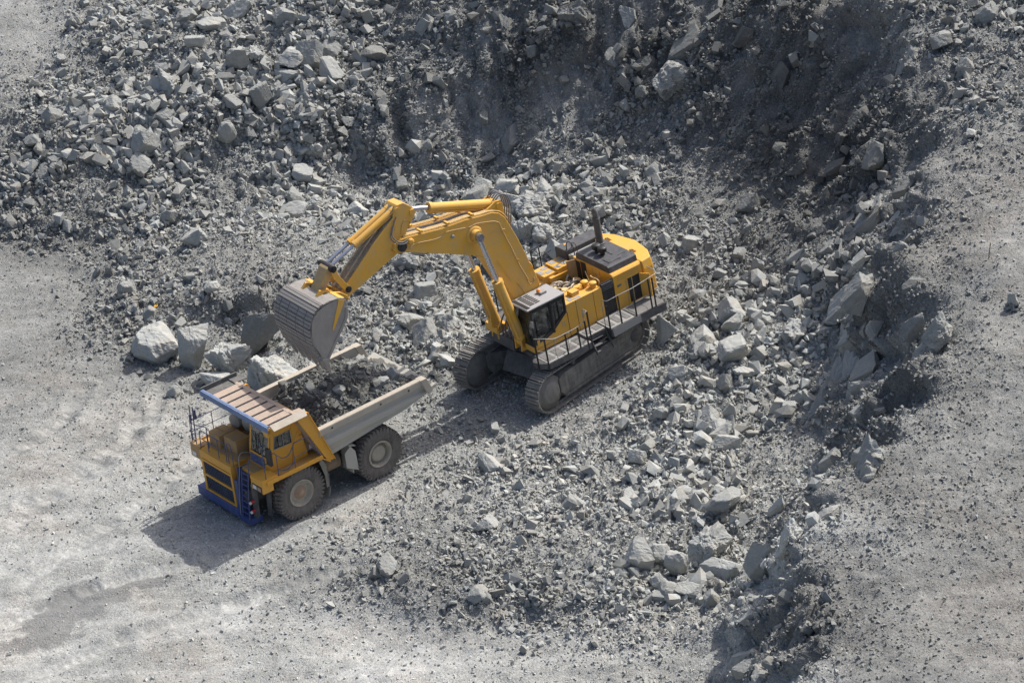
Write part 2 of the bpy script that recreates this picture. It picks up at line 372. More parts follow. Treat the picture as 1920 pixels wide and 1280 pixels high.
STEP = 0.15
gx, ix0, ix1 = axis_steps(-28.0, 46.0, STEP, 420.0)
gy, iy0, iy1 = axis_steps(-41.0, 72.0, STEP, 420.0)
X, Y = np.meshgrid(gx, gy)
xc = np.clip(X, -60, 90); yc = np.clip(Y, -70, 105)
Fd = field(xc, yc)
Z = Fd[..., 0]; COV = np.clip(Fd[..., 1], 0, 1); SIZ = np.clip(Fd[..., 2], 0.3, 1.5); ALB = np.clip(Fd[..., 3], 0.3, 1.4)
# soften the survey peaks once
def blur(A, k=1, n=2):
    for _ in range(n):
        B = A.copy(); B[k:-k, k:-k] = (A[:-2 * k, k:-k] + A[2 * k:, k:-k] + A[k:-k, :-2 * k] + A[k:-k, 2 * k:] + A[k:-k, k:-k] * 2) / 6; A = B
    return A
Z = blur(Z, 1, 2)
gZy, gZx = np.gradient(Z, gy, gx)
SL = np.sqrt(gZx ** 2 + gZy ** 2)
steep = np.clip((SL - 0.55) / 0.5, 0, 1); steep = blur(steep, 3, 4)
nz = 1 / np.sqrt(1 + SL ** 2); NX, NY, NZ = -gZx * nz, -gZy * nz, nz
fl = fbm(X * 0.35, Y * 0.35, 5, 4)
# keep the ground calm under the two machines
def pad(cx, cy, ang, hx, hy, soft):
    c, s = math.cos(-ang), math.sin(-ang)
    lx = (X - cx) * c - (Y - cy) * s; ly = (X - cx) * s + (Y - cy) * c
    d = np.maximum(np.abs(lx) - hx, np.abs(ly) - hy)
    return np.clip(d / soft, 0, 1)
TR_A = RAD(-141.41803); EX_A = RAD(-135.913)
calm = np.minimum(pad(-1.9, -1.5, TR_A, 5.5, 3.0, 1.5), pad(10.25, 6.15, EX_A, 4.6, 3.1, 1.2))
rough = (0.12 + 0.88 * COV) * (0.25 + 0.75 * calm)
dsp = 0.10 * fl * (0.4 + 0.6 * calm)
dsp += 0.45 * fbm(X * 0.16, Y * 0.16, 51, 3) * rough * (1 - steep)
dsp += rough * (0.34 * SIZ * facet(X / 1.1, Y / 1.1, 11) + 0.24 * facet(X / 0.55, Y / 0.55, 12) + 0.12 * facet(X / 0.33, Y / 0.33, 13)) * (1 - 0.4 * steep)
dsp += 0.02 * vnoise(X / 0.35, Y / 0.35, 77)
# cliff relief: ledges and gullies. coordinates stretched along the fall line
u = X + 0.35 * Z; w = Y - 0.3 * Z
th_ = np.arctan2(Y - 8.0, X - 4.0)
gul = fbm(th_ * 6.5 + 0.15 * vnoise(X * 0.2, Y * 0.2, 8), Z * 0.16, 31, 4, 0.55)      # spurs and chutes down the face
ALB = ALB * (1 + steep * np.clip(-gul, -0.25, 0.5) * 0.35)
COV = np.clip(COV * (1 - steep * 0.6) + steep * COV * 2.4 * np.clip(gul + 0.2, 0, 0.7), 0, 1)
bw_ = np.clip((Y - 12) / 6, 0, 1)      # the far wall is finer, combed by slides
streak = fbm(th_ * 16 + 0.3 * vnoise(X * 0.4, Y * 0.4, 9), Z * 0.12, 37, 3, 0.6)
ALB = ALB * (1 + bw_ * steep * 0.14 * np.clip(streak, -0.6, 0.8))
dsp += steep * bw_ * 0.40 * streak
COV = np.maximum(COV, 0.30 * bw_ * steep)
dsp += steep * (1.0 * gul + (1 - 0.55 * bw_) * 0.85 * facet(X / 2.6 + 0.2 * Z, Y / 2.2, 21, 0.9) + (1 - 0.45 * bw_) * 0.55 * facet(X / 1.2, Y / 1.1 + 0.4 * Z, 22, 1.0) + 0.25 * facet(X / 0.55 + Z, Y / 0.6, 23, 1.0)) * (0.45 + 0.55 * np.clip(SIZ, 0.4, 1.2)) * calm
LANE = np.zeros_like(X); ALONG = np.zeros_like(X)
# wheel ruts on the haul floor
def rut(pts, wid, dep):
    global dsp, LANE, ALONG
    run = 0.0
    for (ax, ay), (bx, by) in zip(pts[:-1], pts[1:]):
        L2 = (bx - ax) ** 2 + (by - ay) ** 2
        t = np.clip(((X - ax) * (bx - ax) + (Y - ay) * (by - ay)) / L2, 0, 1)
        d = np.hypot(X - ax - t * (bx - ax), Y - ay - t * (by - ay))
        dsp = dsp - dep * np.exp(-(d / wid) ** 2) + 0.7 * dep * np.exp(-((d - wid * 2.0) / (wid * 0.7)) ** 2)
        k_ = np.exp(-(d / (wid * 1.25)) ** 4); ALONG = np.where(k_ > LANE, run + t * math.sqrt(L2), ALONG); LANE = np.maximum(LANE, k_); run += math.sqrt(L2)
for off in (-2.1, 2.1):
    rut([(-15.4 - off * .5, -14.3 + off), (-10.9 - off * .4, -11.6 + off), (-5.7 - off * .3, -9.6 + off), (-0.4 - off * .3, -8.0 + off)], 0.38, 0.12)
    rut([(-16.2 - off * .6, -6.8 + off * .8), (-12.9 - off * .7, -2.6 + off * .7), (-10.1 - off * .9, 0.8 + off * .3), (-8.7 - off, 3.7), (-8.9 - off, 6.9)], 0.38, 0.11)
    rut([(-17.0 - off * .7, off * .7), (-14.2 - off * .8, 3.1 + off * .6), (-12.3 - off, 5.9 + off * .3), (-11.8 - off, 9.6)], 0.38, 0.11)
PX = X + NX * dsp; PY = Y + NY * dsp; PZ = Z + NZ * dsp
nxg, nyg = len(gx), len(gy)
verts = np.stack([PX, PY, PZ], -1).reshape(-1, 3)
ii = np.arange(nxg * nyg).reshape(nyg, nxg)
quads = np.stack([ii[:-1, :-1], ii[:-1, 1:], ii[1:, 1:], ii[1:, :-1]], -1).reshape(-1, 4)
me = np_mesh('quarry_ground', verts, quads.ravel(), np.full(len(quads), 4), True)
for nm, A in (('tone', ALB), ('cover', COV), ('lane', LANE), ('along', ALONG)):
    at = me.attributes.new(nm, 'FLOAT', 'POINT'); at.data.foreach_set('value', A.astype(np.float32).ravel())

def ground_mat():
    t = NT('broken_rock_ground')
    co = t.n('NewGeometry').outputs['Position']
    tone = t.n('Attribute', attribute_name='tone').outputs['Fac']
    cov = t.n('Attribute', attribute_name='cover').outputs['Fac']
    lane = t.n('Attribute', attribute_name='lane').outputs['Fac']; along = t.n('Attribute', attribute_name='along').outputs['Fac']
    # gravel grain at two sizes
    v1 = t.n('TexVoronoi', {'Vector': co, 'Scale': 7.0}); v2 = t.n('TexVoronoi', {'Vector': co, 'Scale': 16.0})
    v3 = t.n('TexVoronoi', {'Vector': co, 'Scale': 27.0}); g3 = t.n('SeparateColor', {0: v3.outputs['Color']}).outputs[0]
    n1 = t.noise(co, 0.22, 5, 0.6, 0.6); n2 = t.noise(co, 1.1, 6, 0.65, 0.5); n3 = t.noise(co, 9, 4, 0.7)
    g1 = t.n('SeparateColor', {0: v1.outputs['Color']}).outputs[0]; g2 = t.n('SeparateColor', {0: v2.outputs['Color']}).outputs[1]
    k = t.math('MULTIPLY_ADD', g1, 0.22, t.math('MULTIPLY_ADD', g2, 0.30, t.math('MULTIPLY_ADD', g3, 0.26, t.math('MULTIPLY_ADD', n3, 0.22, 0.40))))
    # pale dust sheets in hauled areas, drawn out along the haul direction
    mp = t.n('Mapping', {'Vector': co, 'Rotation': (0, 0, RAD(-38)), 'Scale': (0.2, 1.3, 1)}).outputs[0]
    dust = t.ramp(t.noise(mp, 0.5, 5, 0.6, 0.7), [(0.38, 0.0), (0.66, 1.0)])
    dust = t.math('MULTIPLY', t.math('MAXIMUM', dust, t.math('MULTIPLY', lane, t.math('MULTIPLY_ADD', n2, 1.4, -0.2, clamp=True))), t.math('SUBTRACT', 1.0, t.math('MULTIPLY', cov, 1.3), clamp=True))
    k = t.math('MULTIPLY', k, t.math('MULTIPLY', tone, t.math('MULTIPLY_ADD', cov, -0.10, 1.0)))
    k = t.math('MULTIPLY', k, t.math('MULTIPLY_ADD', n2, 0.7, 0.65))
    k = t.math('MULTIPLY', k, t.math('MULTIPLY_ADD', n1, 0.8, 0.60))
    warm = t.ramp(t.noise(co, 0.16, 4, 0.6, 0.8), [(0.48, 0.0), (0.70, 1.0)])
    base = t.mix(t.math('MULTIPLY', warm, t.math('MULTIPLY_ADD', cov, -0.8, 0.85, clamp=True)), (0.302, 0.311, 0.302), (0.345, 0.325, 0.295))
    base = t.mix(t.math('MULTIPLY', dust, 0.45), base, (0.455, 0.464, 0.455))
    sc = t.n('VectorMath', {0: base}, operation='SCALE'); t.t.links.new(k, sc.inputs['Scale'])
    col = sc.outputs[0]
    # damp patch on the haul floor: a few overlapping puddle outlines
    sep = t.n('SeparateXYZ', {0: co})
    wet = None
    for cx, cy, rx, ry in WET:
        dx = t.math('DIVIDE', t.math('SUBTRACT', sep.outputs[0], cx), rx); dy = t.math('DIVIDE', t.math('SUBTRACT', sep.outputs[1], cy), ry)
        d = t.math('SQRT', t.math('ADD', t.math('MULTIPLY', dx, dx), t.math('MULTIPLY', dy, dy)))
        d = t.math('ADD', d, t.math('MULTIPLY_ADD', n2, 1.5, t.math('MULTIPLY_ADD', n3, 0.35, -0.92)))
        m = t.ramp(d, [(0.72, 1.0), (1.0, 0.0)])
        wet = m if wet is None else t.math('MAXIMUM', wet, m)
    col = t.mix(t.math('MULTIPLY', wet, 0.68), col, (0.14, 0.143, 0.143))
    h = t.math('MULTIPLY_ADD', t.math('SUBTRACT', 1.0, v1.outputs['Distance']), 0.7, t.math('MULTIPLY_ADD', t.math('SUBTRACT', 1.0, v2.outputs['Distance']), 0.6, n3))
    tread = t.math('MULTIPLY', t.math('SINE', t.math('MULTIPLY', along, 2 * math.pi / 0.42)), t.math('MULTIPLY', lane, t.ramp(n2, [(0.40, 0.0), (0.55, 1.0)])))
    h = t.math('MULTIPLY_ADD', tread, 0.42, t.math('MULTIPLY', h, t.math('MULTIPLY_ADD', lane, -0.5, 1.0)))
    nb = t.bump(h, t.math('MULTIPLY', t.math('MULTIPLY_ADD', cov, 0.2, 0.72), t.math('MULTIPLY_ADD', dust, -0.6, 1.0)), 0.07)
    t.bsdf(col, 0.95, 0, nb, 0.12)
    return t.m
WET = [(-13.3, -12.2, 1.6, 1.9), (-12.2, -10.4, 1.7, 1.7), (-10.6, -10.2, 0.9, 0.8), (-9.0, -9.3, 1.3, 0.5), (-14.6, -13.6, 1.0, 0.9)]
MAT_GROUND = ground_mat()
me.materials.append(MAT_GROUND)
ground = link('quarry_ground', me)
tag(ground, kind='structure')

# ================================================================ BROKEN ROCK
import bmesh
MAT_BOULDER = rock_mat('boulder_rock', (0.345, 0.351, 0.341), 'tone', 1.0, 0.7)
MAT_STONE = rock_mat('rubble_rock', (0.345, 0.351, 0.341), 'tone', 1.6, 0.5, 'World')

def ico(sub):
    bm = bmesh.new(); bmesh.ops.create_icosphere(bm, subdivisions=sub, radius=1.0)
    v = np.array([p.co[:] for p in bm.verts]); f = np.array([[q.index for q in p.verts] for p in bm.faces]); bm.free()
    return v, f
ICO4 = ico(4); ICO5 = ico(5)

def rock_shape(seed, typ='block', hi=False):
    """a block broken along random planes, then roughened; returns verts inside the unit box and triangles"""
    r = np.random.default_rng(1000 + seed)
    d, f = ICO5 if hi else ICO4
    d = d / np.linalg.norm(d, axis=1)[:, None]
    n = {'block': 11, 'round': 26, 'point': 9, 'crag': 16, 'tall': 9, 'flat': 10, 'slabface': 7}[typ]
    pn = r.normal(size=(n, 3)); pn /= np.linalg.norm(pn, axis=1)[:, None]
    po = r.uniform(0.50, 0.90, n) if typ != 'round' else r.uniform(0.84, 0.97, n)
    if typ == 'block':
        q, _ = np.linalg.qr(r.normal(size=(3, 3)))
        pn = np.vstack([pn, q, -q]); po = np.concatenate([po, r.uniform(0.55, 0.75, 6)])
    if typ in ('flat', 'slabface'):
        a = np.array([0.1, 0.15, 1.0]) if typ == 'flat' else np.array([-0.75, -0.5, 0.45]); a = a / np.linalg.norm(a)
        pn = np.vstack([pn, a, -a]); po = np.concatenate([po, [0.5, 0.5]])
    if typ == 'point':
        for k in range(5):
            t = k * 2 * np.pi / 5 + 0.3; a = np.array([math.cos(t), math.sin(t), -0.62]); a /= np.linalg.norm(a)
            pn = np.vstack([pn, a]); po = np.append(po, 0.66)
    dd = d @ pn.T
    rad = np.where(dd > 1e-3, po[None] / np.maximum(dd, 1e-3), 9).min(1)
    rad = np.minimum(rad, 1.6 if typ != 'round' else 1.2)
    s = seed * 13 + 1
    a, b, c = d[:, 0], d[:, 1], d[:, 2]
    amp = {'crag': 0.14, 'round': 0.06}.get(typ, 0.035)
    nz_ = fbm(a * 2.1 + c * 0.7 + 5, b * 2.1 - c * 0.9, s, 3)
    rad = rad * (1 + amp * nz_ + (0.06 if typ == 'crag' else 0.022) * fbm(a * 6 + c * 2.2, b * 6 + c * 3.1, s + 3, 3, 0.6) + (0.12 if typ == 'crag' else 0.035) * facet(a * 2.6 + c, b * 2.6 - c * 1.3, s + 9))
    v = d * rad[:, None]
    lo, hi_ = v.min(0), v.max(0)
    v = (v - (lo + hi_) / 2) / (hi_ - lo)
    return v, f

def rock_mesh(name, v, f, tone):
    m = np_mesh(name, v, f.ravel(), np.full(len(f), 3), False)
    at = m.attributes.new('tone', 'FLOAT', 'POINT'); at.data.foreach_set('value', np.full(len(v), tone, np.float32))
    m.materials.append(MAT_BOULDER)
    return m

BOULDERS = [
(-10.2, 12.42, 0.7, 2.6, 2.6, 1.9, 3, 1.12, 'round', 'largest pale rounded boulder left of the upright pointed slab beside the haul floor'),
(-8.07, 11.13, 0.94, 1.65, 1.23, 2.59, 11, 1.1, 'point', 'upright pale boulder with a pointed lower end between the rounded boulder and the split one'),
(-6.32, 10.11, 0.75, 2.29, 1.83, 1.99, 5, 1.08, 'crag', 'pale craggy boulder with a lumpy lower half just behind the truck canopy'),
(-4.66, 11.7, 1.13, 2.03, 1.22, 2.96, 8, 0.56, 'tall', 'dark wet upright boulder leaning beside the excavator bucket'),  # wet dark rock; the low tone also holds part of its shading
(-3.73, 8.17, 0.87, 2.96, 2.67, 2.32, 9, 1.15, 'crag', 'wide pale boulder with ridged face behind the right wall of the truck bed'),
(-6.84, 8.43, 0.3, 1.78, 1.78, 0.81, 21, 1.15, 'flat', 'flat pale slab lying right behind the canopy of the truck'),
(-9.07, 7.97, 0.26, 0.7, 0.63, 0.75, 14, 1.05, 'round', 'small pale boulder standing alone on the haul floor left of the truck canopy'),
(-12.25, 19.03, 0.74, 0.98, 0.78, 1.05, 15, 0.92, 'block', 'grey flat-topped boulder at the left edge of the rock mound before the haul floor'),
(-7.38, 16.62, 1.6, 0.85, 0.76, 0.61, 16, 1.1, 'round', 'pale lone boulder on top of the low mound left of the bucket'),
(9.96, 22.25, 1.88, 2.21, 1.99, 1.75, 17, 1.12, 'crag', 'broad pale boulder just behind the knee of the excavator boom'),
(9.46, 20.23, 1.56, 1.62, 1.29, 1.61, 18, 1.12, 'crag', 'pale boulder right below the broad one behind the excavator boom'),
(10.43, 19.51, 1.49, 1.26, 1.01, 1.24, 19, 1.08, 'crag', 'pale cracked boulder between the boom and the black engine hood of the excavator'),
(18.33, 28.38, 6.13, 2.14, 1.71, 1.98, 20, 0.85, 'crag', 'large cracked grey boulder stuck halfway up the dark back wall'),
(-2.1, 36.57, 5.97, 1.62, 1.13, 1.87, 22, 0.85, 'point', 'large triangular boulder at the top of the upper left rock slope'),
(13.22, 32.8, 8.38, 1.7, 1.19, 2.34, 23, 0.6, 'crag', 'big dark boulder bulging from the top of the back wall'),
(1.6, 37.26, 5.56, 1.75, 1.4, 0.74, 24, 0.62, 'flat', 'long flat dark slab lying on the back wall right of the upper left rock slope'),
(-11.67, 31.35, 3.68, 1.58, 1.27, 1.64, 25, 0.88, 'block', 'large blocky boulder in the middle of the upper left rock slope'),
(-13.55, 34.18, 4.88, 1.36, 1.08, 1.26, 26, 0.85, 'block', 'faceted boulder in the rock slope above and left of the blocky one'),
(-7.01, 31.93, 3.74, 1.1, 0.88, 1.38, 27, 0.92, 'round', 'pale rounded boulder standing in the lower right of the upper left rock slope'),
(-4.97, 34.18, 4.8, 1.17, 0.82, 1.46, 28, 0.8, 'tall', 'leaning wedge boulder below the triangular boulder on the rock slope'),
(-17.19, 34.31, 4.67, 1.23, 0.99, 1.13, 29, 0.8, 'block', 'squat boulder near the left border in the upper left rock slope'),
(-18.26, 32.76, 3.88, 1.04, 0.83, 0.73, 30, 0.85, 'block', 'cube-like boulder with a bright front face by the left border of the photo'),
(-1.95, 31.8, 2.31, 1.65, 1.49, 0.99, 31, 0.95, 'crag', 'wide boulder at the foot of the back wall between the rock slope and the boom'),
(-14.34, 28.38, 1.84, 0.9, 0.63, 1.17, 32, 0.95, 'tall', 'pale kite-shaped boulder low on the left part of the rock slope'),
(-6.28, 36.69, 6.31, 1.37, 1.09, 1.34, 33, 0.85, 'flat', 'tilted slab boulder in the upper part of the rock slope left of the triangular one'),
(-16.53, 45.08, 6.13, 1.3, 1.04, 1.19, 34, 0.85, 'crag', 'boulder marking the upper corner where rock slope meets the gravel ramp'),
(12.92, -13.07, 1.51, 1.45, 1.02, 1.61, 40, 1.05, 'point', 'largest angular boulder in the rubble heap at the bottom right of the pit'),
(14.54, -13.6, 1.4, 1.03, 0.82, 1.16, 41, 1.0, 'round', 'rounded boulder just right of the largest angular one in the pit rubble'),
(16.08, -12.88, 1.62, 1.97, 1.78, 1.52, 42, 0.95, 'crag', 'broad ribbed boulder against the foot of the right bench face'),
(17.76, -4.17, 1.53, 1.29, 1.04, 1.12, 43, 1.12, 'block', 'bright faceted boulder at the foot of the right bench slope'),
(16.74, -4.31, 1.34, 0.9, 0.72, 0.91, 44, 1.0, 'block', 'boulder touching the bright faceted one on its left at the foot of the slope'),
(15.97, 6.96, 1.95, 1.01, 0.71, 1.49, 45, 1.0, 'tall', 'upright boulder right behind the rear end of the excavator track'),
(18.0, 14.97, 2.52, 1.0, 0.8, 0.9, 46, 1.0, 'block', 'lone pale boulder on the slope behind the excavator counterweight'),
(18.22, -1.35, 1.66, 0.66, 0.46, 1.04, 47, 1.05, 'tall', 'upright pale boulder in the rubble right of the excavator'),
(18.29, 1.13, 1.84, 0.82, 0.66, 0.94, 48, 0.8, 'block', 'dark five-sided boulder in the rubble right of the excavator'),
(23.12, 8.39, 3.93, 1.02, 0.81, 0.98, 49, 0.75, 'block', 'square boulder set in the dark lower part of the right bench face'),
(20.93, 10.54, 3.07, 0.81, 0.65, 1.17, 50, 0.95, 'tall', 'tall pale boulder in the rubble below the dark rock face'),
(3.82, 15.46, 0.83, 1.29, 1.16, 1.03, 52, 0.9, 'block', 'flat-topped grey boulder under the excavator boom'),
(5.27, 11.26, 0.85, 1.43, 1.28, 1.18, 53, 0.95, 'crag', 'large grey boulder in the rubble left of the excavator tracks'),
(3.07, 12.42, 0.76, 1.38, 1.11, 1.01, 54, 0.9, 'flat', 'long grey boulder below the middle of the excavator boom'),
(31.56, 8.41, 10.45, 0.58, 0.52, 0.45, 55, 1.1, 'block', 'lone pale boulder on the bench top near the right border'),
(30.74, -6.64, 9.14, 0.57, 0.4, 0.87, 56, 1.15, 'flat', 'pale flat slab lying on the bench top at the right border'),
(17.97, -16.92, 3.1, 1.59, 0.56, 2.2, 57, 0.95, 'slabface', 'tall smooth slab of bedrock standing out of the lower bench face'),
(26.39, -5.35, 7.53, 1.06, 0.64, 1.3, 58, 0.75, 'tall', 'dark slab leaning out of the upper edge of the right bench face'),
(25.09, -2.14, 5.72, 0.85, 0.51, 1.07, 59, 0.95, 'tall', 'pale slab standing in the middle of the right bench face'),
(23.98, -4.75, 4.15, 1.23, 0.74, 1.16, 60, 0.95, 'crag', 'pale jutting slab low on the right bench face'),
(27.01, 1.88, 7.71, 0.91, 0.64, 1.09, 61, 0.9, 'block', 'pale block at the edge where the bench top breaks off'),
(25.72, 23.16, 10.02, 0.57, 0.34, 1.04, 62, 1.05, 'tall', 'narrow bright slab stuck in the dark rock face'),
(13.59, -3.76, 1.05, 0.9, 0.81, 0.81, 63, 1.08, 'block', 'pale boulder among the rubble below the right track of the excavator'),
(15.33, -6.75, 1.21, 1.37, 1.24, 0.69, 64, 1.05, 'flat', 'long pale boulder in the pit rubble above the largest angular one')]

for (bx, by, bz, sx, sy, sz, seed, tone, typ, lab) in BOULDERS:
    v, f = rock_shape(seed, typ, sx > 1.6)
    v = v * np.array([sx, sy, sz]) * 1.06
    o = link('boulder', rock_mesh('boulder', v, f, 1 + (tone - 1) * 0.6 if tone > 1 else tone))
    o.location = (bx, by, bz - 0.06 * sz)
    r = random.Random(seed)
    o.rotation_euler = (r.uniform(-.12, .12), r.uniform(-.12, .12), r.uniform(-.2, .2)) if typ != 'tall' else (r.uniform(-.1, .1), r.uniform(-.25, .25), r.uniform(-.3, .3))
    tag(o, lab, 'boulder', 'boulders picked out singly in the quarry')

# ---- candidates: every uniform-grid vertex that the photograph can see (with a margin)
sub = (slice(iy0, iy1), slice(ix0, ix1))
cand = np.stack([PX[sub], PY[sub], PZ[sub]], -1).reshape(-1, 3)
cN = np.stack([NX[sub], NY[sub], NZ[sub]], -1).reshape(-1, 3)
cC = COV[sub].ravel(); cS = SIZ[sub].ravel(); cA = ALB[sub].ravel(); cK = calm[sub].ravel(); cT = steep[sub].ravel(); cL = LANE[sub].ravel()
px = to_px(cand)
vis = (px[:, 0] > -200) & (px[:, 0] < 2120) & (px[:, 1] > -160) & (px[:, 1] < 1440)
cand, cN, cC, cS, cA, cK, cT, cL, px = [q[vis] for q in (cand, cN, cC, cS, cA, cK, cT, cL, px)]
cl = 0.55 + 0.9 * np.clip(fbm(cand[:, 0] * 0.22, cand[:, 1] * 0.22, 91, 4), -0.6, 1.0)      # patches
AREA = STEP * STEP
big = np.array([(b[0], b[1], max(b[3], b[4]) * 0.5) for b in BOULDERS])
def pick(dens, seed):
    r = np.random.default_rng(seed)
    lam = dens * AREA / np.maximum(cN[:, 2], 0.4)
    return np.nonzero(r.random(len(lam)) < lam)[0], r

# ---- ledges of solid rock standing out of the broken faces
LV_ = [rock_shape(500 + k, ('block', 'crag', 'tall')[k % 3], True) for k in range(6)]
VIEW = CAM_C - cand; VIEW /= np.linalg.norm(VIEW, axis=1)[:, None]; FACING = (VIEW * cN).sum(1)
LM_ = {}
rl = np.random.default_rng(17)
def ledges(mask, n, lo, hi_, gap, lab, grp, dark):
    idl = np.nonzero(mask)[0]; idl = idl[rl.permutation(len(idl))]; got = []
    for i in idl:
        if len(got) >= n: break
        if got and np.linalg.norm(cand[got] - cand[i], axis=1).min() < gap: continue
        if np.hypot(big[:, 0] - cand[i, 0], big[:, 1] - cand[i, 1]).min() < 1.0: continue
        got.append(i)
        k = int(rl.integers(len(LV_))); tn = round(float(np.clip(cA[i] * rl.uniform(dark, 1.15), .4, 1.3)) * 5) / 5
        if (k, tn) not in LM_: LM_[(k, tn)] = rock_mesh('rock_ledge', LV_[k][0], LV_[k][1], tn)
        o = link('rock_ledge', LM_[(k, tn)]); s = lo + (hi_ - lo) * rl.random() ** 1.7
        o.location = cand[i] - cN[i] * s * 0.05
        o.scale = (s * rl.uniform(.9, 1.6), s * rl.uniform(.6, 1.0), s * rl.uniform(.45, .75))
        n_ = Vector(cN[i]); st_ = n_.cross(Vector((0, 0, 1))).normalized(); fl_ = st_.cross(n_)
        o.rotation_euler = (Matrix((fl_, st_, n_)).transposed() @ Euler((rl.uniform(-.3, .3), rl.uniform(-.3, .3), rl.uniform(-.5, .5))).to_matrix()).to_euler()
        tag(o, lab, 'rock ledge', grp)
ledges((cT > 0.45) & (FACING > 0.15) & (px[:, 0] > 1360) & (px[:, 1] > 400), 64, 0.8, 2.6, 1.0, 'ledge of solid grey rock jutting from the broken right bench face', 'rock ledges of the right bench face', 0.95)  # tones kept high to paint over the shade on this face
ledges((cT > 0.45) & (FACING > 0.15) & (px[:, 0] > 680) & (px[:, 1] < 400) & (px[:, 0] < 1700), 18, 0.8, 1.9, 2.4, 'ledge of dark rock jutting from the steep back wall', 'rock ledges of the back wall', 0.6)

# ---- medium boulders: one object each, from a few shared shapes
VAR = []
for k in range(18):
    v, f = rock_shape(300 + k, ['block', 'crag', 'block', 'tall', 'flat', 'block'][k % 6])
    VAR.append((v, f))
MESHES = {}
idx, r = pick(0.62 * cC * (cC > 0.42) * ~((px[:, 0] > 1590) & (px[:, 1] > 420)) * cS ** 2.5 * np.clip(cl, 0.1, 2) * (cK > 0.95) * (1 - 0.5 * cT), 5)
keep = []
for i in idx:
    if np.hypot(big[:, 0] - cand[i, 0], big[:, 1] - cand[i, 1]).min() < 0.9: continue
    if keep and np.hypot(cand[keep, 0] - cand[i, 0], cand[keep, 1] - cand[i, 1]).min() < 0.7: continue
    keep.append(i)
sizes = 0.62 * (1 - r.random(len(keep))) ** (-1 / 2.6)
sizes = np.clip(sizes, 0.62, 1.5) * (0.75 + 0.3 * cS[keep])
order = np.argsort(-sizes)[:296 - len(BOULDERS)]
def region(p):
    x, y = p
    if x < 640 and y < 425: return ('grey boulder of middling size in the upper left rock slope', 'middling boulders of the upper left rock slope')
    if x < 760 and y < 760: return ('middling grey boulder on the low mound between haul floor and bucket', 'middling boulders of the low mound')
    if y < 300 and x < 1500: return ('middling dark boulder caught on the steep back wall', 'middling boulders of the back wall')
    if x < 1260 and y < 480: return ('middling grey boulder in the rubble behind the excavator boom', 'middling boulders behind the boom')
    if x < 1000 and y < 780: return ('middling grey boulder in the rubble under the excavator boom', 'middling boulders under the boom')
    if x < 1560 and y < 800 and x > 1180: return ('middling grey boulder in the rubble right of the excavator', 'middling boulders right of the excavator')
    if x < 1500 and y > 760: return ('middling pale boulder in the rubble spread across the lower pit', 'middling boulders of the lower pit')
    return ('middling boulder on the right bench or its broken face', 'middling boulders of the right bench')
NB = 0
for j in order:
    i = keep[j]; s = sizes[j]; k = int(r.integers(len(VAR)))
    tn = round(float(np.clip(cA[i] * r.uniform(0.85, 1.2), 0.5, 1.25)) * 5) / 5
    if (k, tn) not in MESHES:
        MESHES[(k, tn)] = rock_mesh('boulder', VAR[k][0], VAR[k][1], tn)
    o = link('boulder', MESHES[(k, tn)])
    o.location = cand[i] + cN[i] * s * 0.18
    o.scale = (s * r.uniform(.85, 1.25), s * r.uniform(.75, 1.1), s * r.uniform(.6, .95))
    q = Vector((0, 0, 1)).rotation_difference(Vector(cN[i]))
    o.rotation_euler = (q @ Euler((r.uniform(-.5, .5), r.uniform(-.5, .5), r.uniform(0, 6.28))).to_quaternion()).to_euler()
    lab, grp = region(px[i])
    tag(o, lab, 'boulder', grp); NB += 1

# ---- rubble: tens of thousands of stones, one object
def hull(n, seed):
    r = np.random.default_rng(seed)
    # a split block: jittered corners, some knocked off, a few chips
    c = np.array([(x, y, z) for x in (-1, 1) for y in (-1, 1) for z in (-1, 1)], float)
    c = c * r.uniform(0.55, 1.0, (8, 1)) + r.normal(size=(8, 3)) * 0.22
    c = c[r.permutation(8)[:8 - r.integers(0, 3)]]
    e = r.normal(size=(max(n - 8, 1), 3)); e = e / np.linalg.norm(e, axis=1)[:, None] * r.uniform(0.85, 1.15, (len(e), 1))
    p = np.vstack([c, e])
    bm = bmesh.new()
    for q in p: bm.verts.new(q)
    res = bmesh.ops.convex_hull(bm, input=bm.verts)
    bmesh.ops.delete(bm, geom=[g for g in res['geom_interior'] if isinstance(g, bmesh.types.BMVert)], context='VERTS')
    bm.verts.index_update()
    v = np.array([q.co[:] for q in bm.verts]); f = np.array([[q.index for q in g.verts] for g in bm.faces if len(g.verts) == 3])
    bm.free()
    lo, hi_ = v.min(0), v.max(0)
    return (v - (lo + hi_) / 2) / (hi_ - lo), f

def rot_mats(n, r, lay=1.0):
    q = r.normal(size=(n, 4)); q /= np.linalg.norm(q, axis=1)[:, None]
    w_, x_, y_, z_ = q.T
    return np.stack([np.stack([1 - 2 * (y_ * y_ + z_ * z_), 2 * (x_ * y_ - z_ * w_), 2 * (x_ * z_ + y_ * w_)], -1),
                     np.stack([2 * (x_ * y_ + z_ * w_), 1 - 2 * (x_ * x_ + z_ * z_), 2 * (y_ * z_ - x_ * w_)], -1),
                     np.stack([2 * (x_ * z_ - y_ * w_), 2 * (y_ * z_ + x_ * w_), 1 - 2 * (x_ * x_ + y_ * y_)], -1)], 1)

